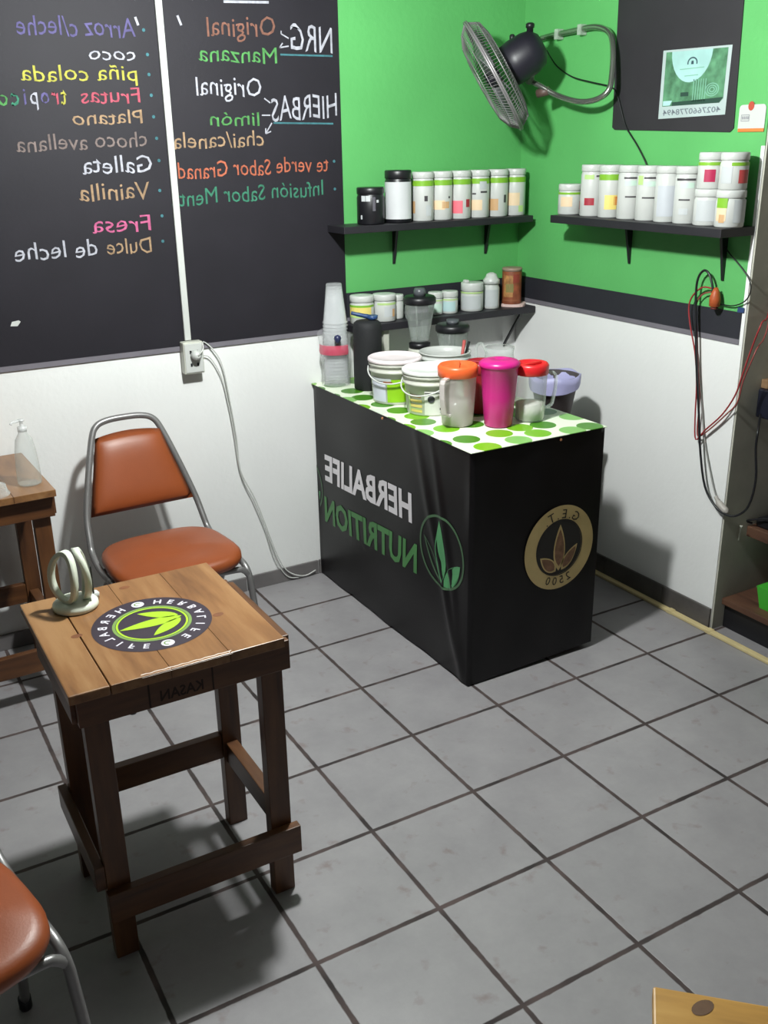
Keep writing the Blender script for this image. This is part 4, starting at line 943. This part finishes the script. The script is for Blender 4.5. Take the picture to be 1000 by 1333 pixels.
for sgn in (-1, 1):
    mb.strip([BD(sgn*.82+.07*math.cos(R(30*k)), .07*math.sin(R(30*k)), 2) for k in range(9)], [BD(sgn*.82+.045*math.cos(R(30*k)), .045*math.sin(R(30*k)), 2) for k in range(9)])
mb.build('round_badge', [M_bdg, M_bw, M_bl, M_bo], t1, fix=False, world=True)
# reflection off the clear cover's front edge, painted as a pale strip
mb = MB(); p0 = pz(184, 880, ZT1); p1 = pz(305, 851, ZT1); ye = TY0-.0009
P = []; B = []
for k in range(21):
    f = k/20; xx = p0.x+(p1.x-p0.x)*f; P.append((xx, ye+.010+.0015*math.sin(k*2.3), ZT1+.0006)); B.append((xx, ye, ZT1-.0025))
mb.strip(P, B); mb.build('edge_highlight', mat('painted_edge_highlight', (214, 200, 190), .1), t1, fix=False, world=True)
# knots in the top
for u, v in ((284, 800), (100, 828), (162, 765)):
    c = pz(u, v, ZT1); mb = MB(); mb.poly([c+Vector((.013*math.cos(2*PI*k/14), .009*math.sin(2*PI*k/14), .0004)) for k in range(14)]); mb.build('knot', mat('wood_knot', (112, 68, 42), .5, var=.3, scale=40), t1, fix=False, world=True)
# left table
ZT2 = .738
t2 = table('wooden table against the back wall left of the orange chair, with a clear bottle', (-.825-.235, -.222+.235, 0), R(1.5), .47, .47, ZT2, (.03, .018, .047, .06), 'small wooden tables', M_wood)
bp_ = thing('pump_bottle', 'clear empty pump bottle on the corner of the left table', 'bottle', (-.875, -.115, ZT2+.0006))
mb = MB(); mb.lathe([(.001, .003), (.034, .002), (.037, .006), (.036, .06), (.032, .11), (.026, .145), (.014, .165), (.012, .175), (.011, .175)], 28, cap0=False, cap1=False); mb.build('bottle_body', GLS, bp_, fix=False)
mb = MB(); mb.lathe([(.014, .172), (.014, .186), (.006, .188), (.005, .203), (.010, .204), (.010, .209), (.001, .210)], 18); mb.tube([(0, 0, .206), (-.03, -.012, .206), (-.034, -.014, .200)], .004, 8); mb.build('pump_head', clear('clear_pump_plastic', (224, 226, 226), .35, .8), bp_)
gl = thing('plastic_dish', 'clear upturned plastic dish lying on the left table at the photo edge', 'dish', (-.995, -.165, ZT2+.0006))
mb = MB(); mb.lathe([(.05, 0), (.05, .004), (.045, .008), (.04, .03), (.015, .042), (.001, .043)], 26, cap0=False); mb.build('dish_body', CLR, gl, fix=False)
# bottom right table corner
cK = pz(850, 1283, .70); e_a = (pz(1000, 1309, .70)-cK); e_a.z = 0; e_a.normalize(); e_b = (pz(847, 1333, .70)-cK); e_b.z = 0; e_p = Vector((-e_a.y, e_a.x, 0)); e_b = e_p if e_p.dot(e_b) > 0 else -e_p
W3 = .47; cen = cK+e_a*W3/2+e_b*W3/2; ang = math.atan2(e_a.y, e_a.x)
t3 = table('yellow pine table whose corner shows at the bottom right edge', (cen.x, cen.y, 0), ang, W3, W3, .70, (.03, .03, .047, .05), 'small wooden tables', M_yel, seams=False)
kp = pz(915, 1312, .70)
mb = MB(); mb.poly([kp+Vector((.017*math.cos(2*PI*k/16), .010*math.sin(2*PI*k/16), .0005)) for k in range(16)])
Mi = Matrix.Translation(Vector(t3.location)) @ Matrix.Rotation(ang, 4, 'Z')
for v in mb.bm.verts: v.co = Mi.inverted() @ v.co
mb.build('knot', mat('dark_knot', (92, 62, 36), .5, var=.3, scale=40), t3, fix=False)

# napkin holder
nh = thing('napkin_holder', 'pearly white napkin holder with two oval wings on the foreground table', 'napkin holder', tuple(pz(99, 790, ZT1))[:2]+(ZT1+.0006,))
M_pearl = mat('pearl_plastic', (214, 219, 203), .3, var=.05)
mb = MB(); mb.lathe([(.050, 0), (.053, .004), (.052, .012), (.046, .018), (.020, .020), (.001, .020)], 32); mb.build('base', M_pearl, nh)
def oval_wing(cx, lean, hole):
    mb = MB(); n = 36; ww = .016
    for k in range(1): pass
    def P(a, r1, r2, o): 
        y = r1*math.cos(a); z = .082+r2*math.sin(a)
        return Vector((cx*(.55+.65*(1-((z-.075)/.075)**2))+o+lean*(z-.02), y, z))
    A = [P(2*PI*k/n, (.042), .064, -ww/2) for k in range(n)]; B = [P(2*PI*k/n, (.042), .064, ww/2) for k in range(n)]
    A2 = [P(2*PI*k/n, .033, .055, -ww/2) for k in range(n)]; B2 = [P(2*PI*k/n, .033, .055, ww/2) for k in range(n)]
    va, vb, va2, vb2 = [[mb.bm.verts.new(p) for p in L] for L in (A, B, A2, B2)]
    for i in range(n):
        j = (i+1) % n
        mb._f([va[i], va[j], vb[j], vb[i]], True); mb._f([va2[i], vb2[i], vb2[j], va2[j]], True)
        mb._f([va[i], va2[i], va2[j], va[j]]); mb._f([vb[i], vb[j], vb2[j], vb2[i]])
    if not hole: mb.mi = 0; mb.poly([P(2*PI*k/n, .036, .058, 0) for k in range(n)])
    o = mb.build('oval_wing', M_pearl, nh); return o
for o_, rz in ((oval_wing(-.024, .03, True), 30), (oval_wing(.028, -.02, False), -8)): o_.rotation_euler = (0, 0, R(rz))
mb = MB(); mb.box(.040, .044, -.024, .024, .035, .105, .002); o_ = mb.build('dark_backing', M_blk, nh); o_.rotation_euler = (0, 0, R(-8))
mb = MB(); mb.lathe([(.010, .0), (.011, .012), (.006, .018)], 12, M=Matrix.Translation((.050, .016, .004))); mb.build('clip_foot', M_wpl, nh)

# ================================================================== CHAIRS
def chair(label, loc, rz):
    t = thing('stacking_chair', label, 'chair', loc, rz, 'orange vinyl chairs')
    # seat: rounded cushion, front is -y
    mb = MB(); n = 48; zs = .442
    def outline(k, sc, z, sx=0):
        a = 2*PI*k/n; c, s_ = math.cos(a), math.sin(a); e = 2/3.6
        x = math.copysign(abs(c)**e, c)*.214; y = math.copysign(abs(s_)**e, s_)*.186-.014
        x *= 1-.06*(y/.2)                                   # a little wider at the front
        return Vector((x*sc, y*sc, z+(-.010 if y < -.1 else 0)*min(1, (-y-.1)/.1 if y < -.1 else 0)))
    prof = [(.90, -.022), (.97, -.018), (1.0, -.004), (.995, .010), (.96, .020), (.88, .027), (.6, .031), (.3, .032)]
    rings = [[mb.bm.verts.new(outline(k, sc, zs+z)) for k in range(n)] for sc, z in prof]
    for j in range(len(rings)-1):
        for i in range(n): mb._f([rings[j][i], rings[j][(i+1) % n], rings[j+1][(i+1) % n], rings[j+1][i]], True)
    mb._f(rings[0][::-1]); mb._f(rings[-1], True); mb.build('seat', M_orange, t)
    # back cushion: trapezoid between the tubes
    def backy(z): return .195+(z-.45)*.36
    mb = MB(); zb0, zb1 = .545, .792; nz, nx_ = 14, 16
    def bp(i, j, side):
        v = j/nz; z = zb0+(zb1-zb0)*v; hw = .186-.070*v; u = i/nx_*2-1
        ed = (1-abs(u)**4)*(1-abs(2*v-1)**5)
        zz = z+(.012*(1-u*u) if v > .5 else 0)*(v-.5)*2
        return Vector((u*hw, backy(zz)-.012+(-.026 if side else .012)*ed**.7, zz))
    F_ = [[mb.bm.verts.new(bp(i, j, 1)) for j in range(nz+1)] for i in range(nx_+1)]; K_ = [[mb.bm.verts.new(bp(i, j, 0)) for j in range(nz+1)] for i in range(nx_+1)]
    for i in range(nx_):
        for j in range(nz):
            mb._f([F_[i][j], F_[i+1][j], F_[i+1][j+1], F_[i][j+1]], True); mb._f([K_[i][j], K_[i][j+1], K_[i+1][j+1], K_[i+1][j]], True)
    bmesh.ops.remove_doubles(mb.bm, verts=mb.bm.verts[:], dist=.0004)
    mb.build('backrest', M_orange, t)
    # back loop: up one side, over the top, down the other, forward under the seat
    zt = .842; hl = []
    for sx in (-1,):
        hl += [(sx*.212, -.06, zs-.034), (sx*.214, .0, zs-.034), (sx*.213, .10, zs-.030), (sx*.211, .165, zs-.005), (sx*.207, .19, zs+.03), (sx*.196, backy(.55), .55), (sx*.160, backy(.68), .68), (sx*.124, backy(.79), .79), (sx*.100, backy(.828), .828), (sx*.06, backy(zt), zt)]
    hl += [(0, backy(zt+.003), zt+.003)]
    hl += [(-x, y, z) for x, y, z in hl[-2::-1]]
    mb = MB(); mb.tube(hl, .0112, 12, sub=5); mb.build('back_frame', M_tube, t)
    # front legs and rear legs
    for sx in (-1, 1):
        mb = MB(); mb.tube([(sx*.213, -.03, zs-.034), (sx*.215, -.08, zs-.036), (sx*.219, -.125, zs-.046), (sx*.223, -.15, zs-.075), (sx*.226, -.16, zs-.13), (sx*.230, -.175, .2), (sx*.233, -.185, .012)], .0112, 12, sub=5); lg = mb.build('leg', M_tube, t)
        mb = MB(); mb.lathe([(.013, .0005), (.014, .004), (.014, .03), (.012, .032)], 12, M=Matrix.Translation((sx*.233, -.185, 0))); mb.build('foot_cap', M_blk, lg)
        mb = MB(); mb.tube([(sx*.18, -.06, zs-.036), (sx*.206, -.02, zs-.042), (sx*.212, .02, zs-.065), (sx*.214, .05, zs-.12), (sx*.216, .12, .2), (sx*.218, .17, .012)], .0105, 12, sub=5); lg = mb.build('leg', M_tube, t)
        mb = MB(); mb.lathe([(.013, .0005), (.014, .004), (.014, .03), (.012, .032)], 12, M=Matrix.Translation((sx*.218, .17, 0))); mb.build('foot_cap', M_blk, lg)
    mb = MB(); mb.tube([(-.223, -.149, zs-.078), (-.205, -.152, zs-.056), (-.17, -.153, zs-.046), (0, -.154, zs-.042), (.17, -.153, zs-.046), (.205, -.152, zs-.056), (.223, -.149, zs-.078)], .0105, 10, sub=5); mb.build('front_crossbar', M_tube, t)
    mb = MB(); mb.tube([(-.21, .06, zs-.034), (.21, .06, zs-.034)], .009, 10); mb.build('seat_frame', M_tube, t)
    return t
ch1 = chair('orange vinyl chair with grey tube frame standing against the back wall', (-.485, -.212, 0), R(2))
ch2 = dup(ch1, (-1.436, -1.640, 0), R(10), 'orange chair cut off at the bottom left edge beside the foreground table')

# ================================================================== ceiling bulb (above the frame)
bl = thing('ceiling_lamp', 'bare bulb hanging from the ceiling in front of the counter', 'lamp', (BULB.x, BULB.y, H))
mb = MB(); mb.lathe([(.045, -.012), (.045, -.0005)], 20); mb.build('ceiling_rose', M_wpl, bl)
mb = MB(); mb.lathe([(.004, -.09), (.004, -.012)], 8); mb.build('cord', M_wpl, bl)
mb = MB(); mb.lathe([(.018, -.13), (.020, -.10), (.012, -.09)], 16); mb.build('socket', M_wpl, bl)
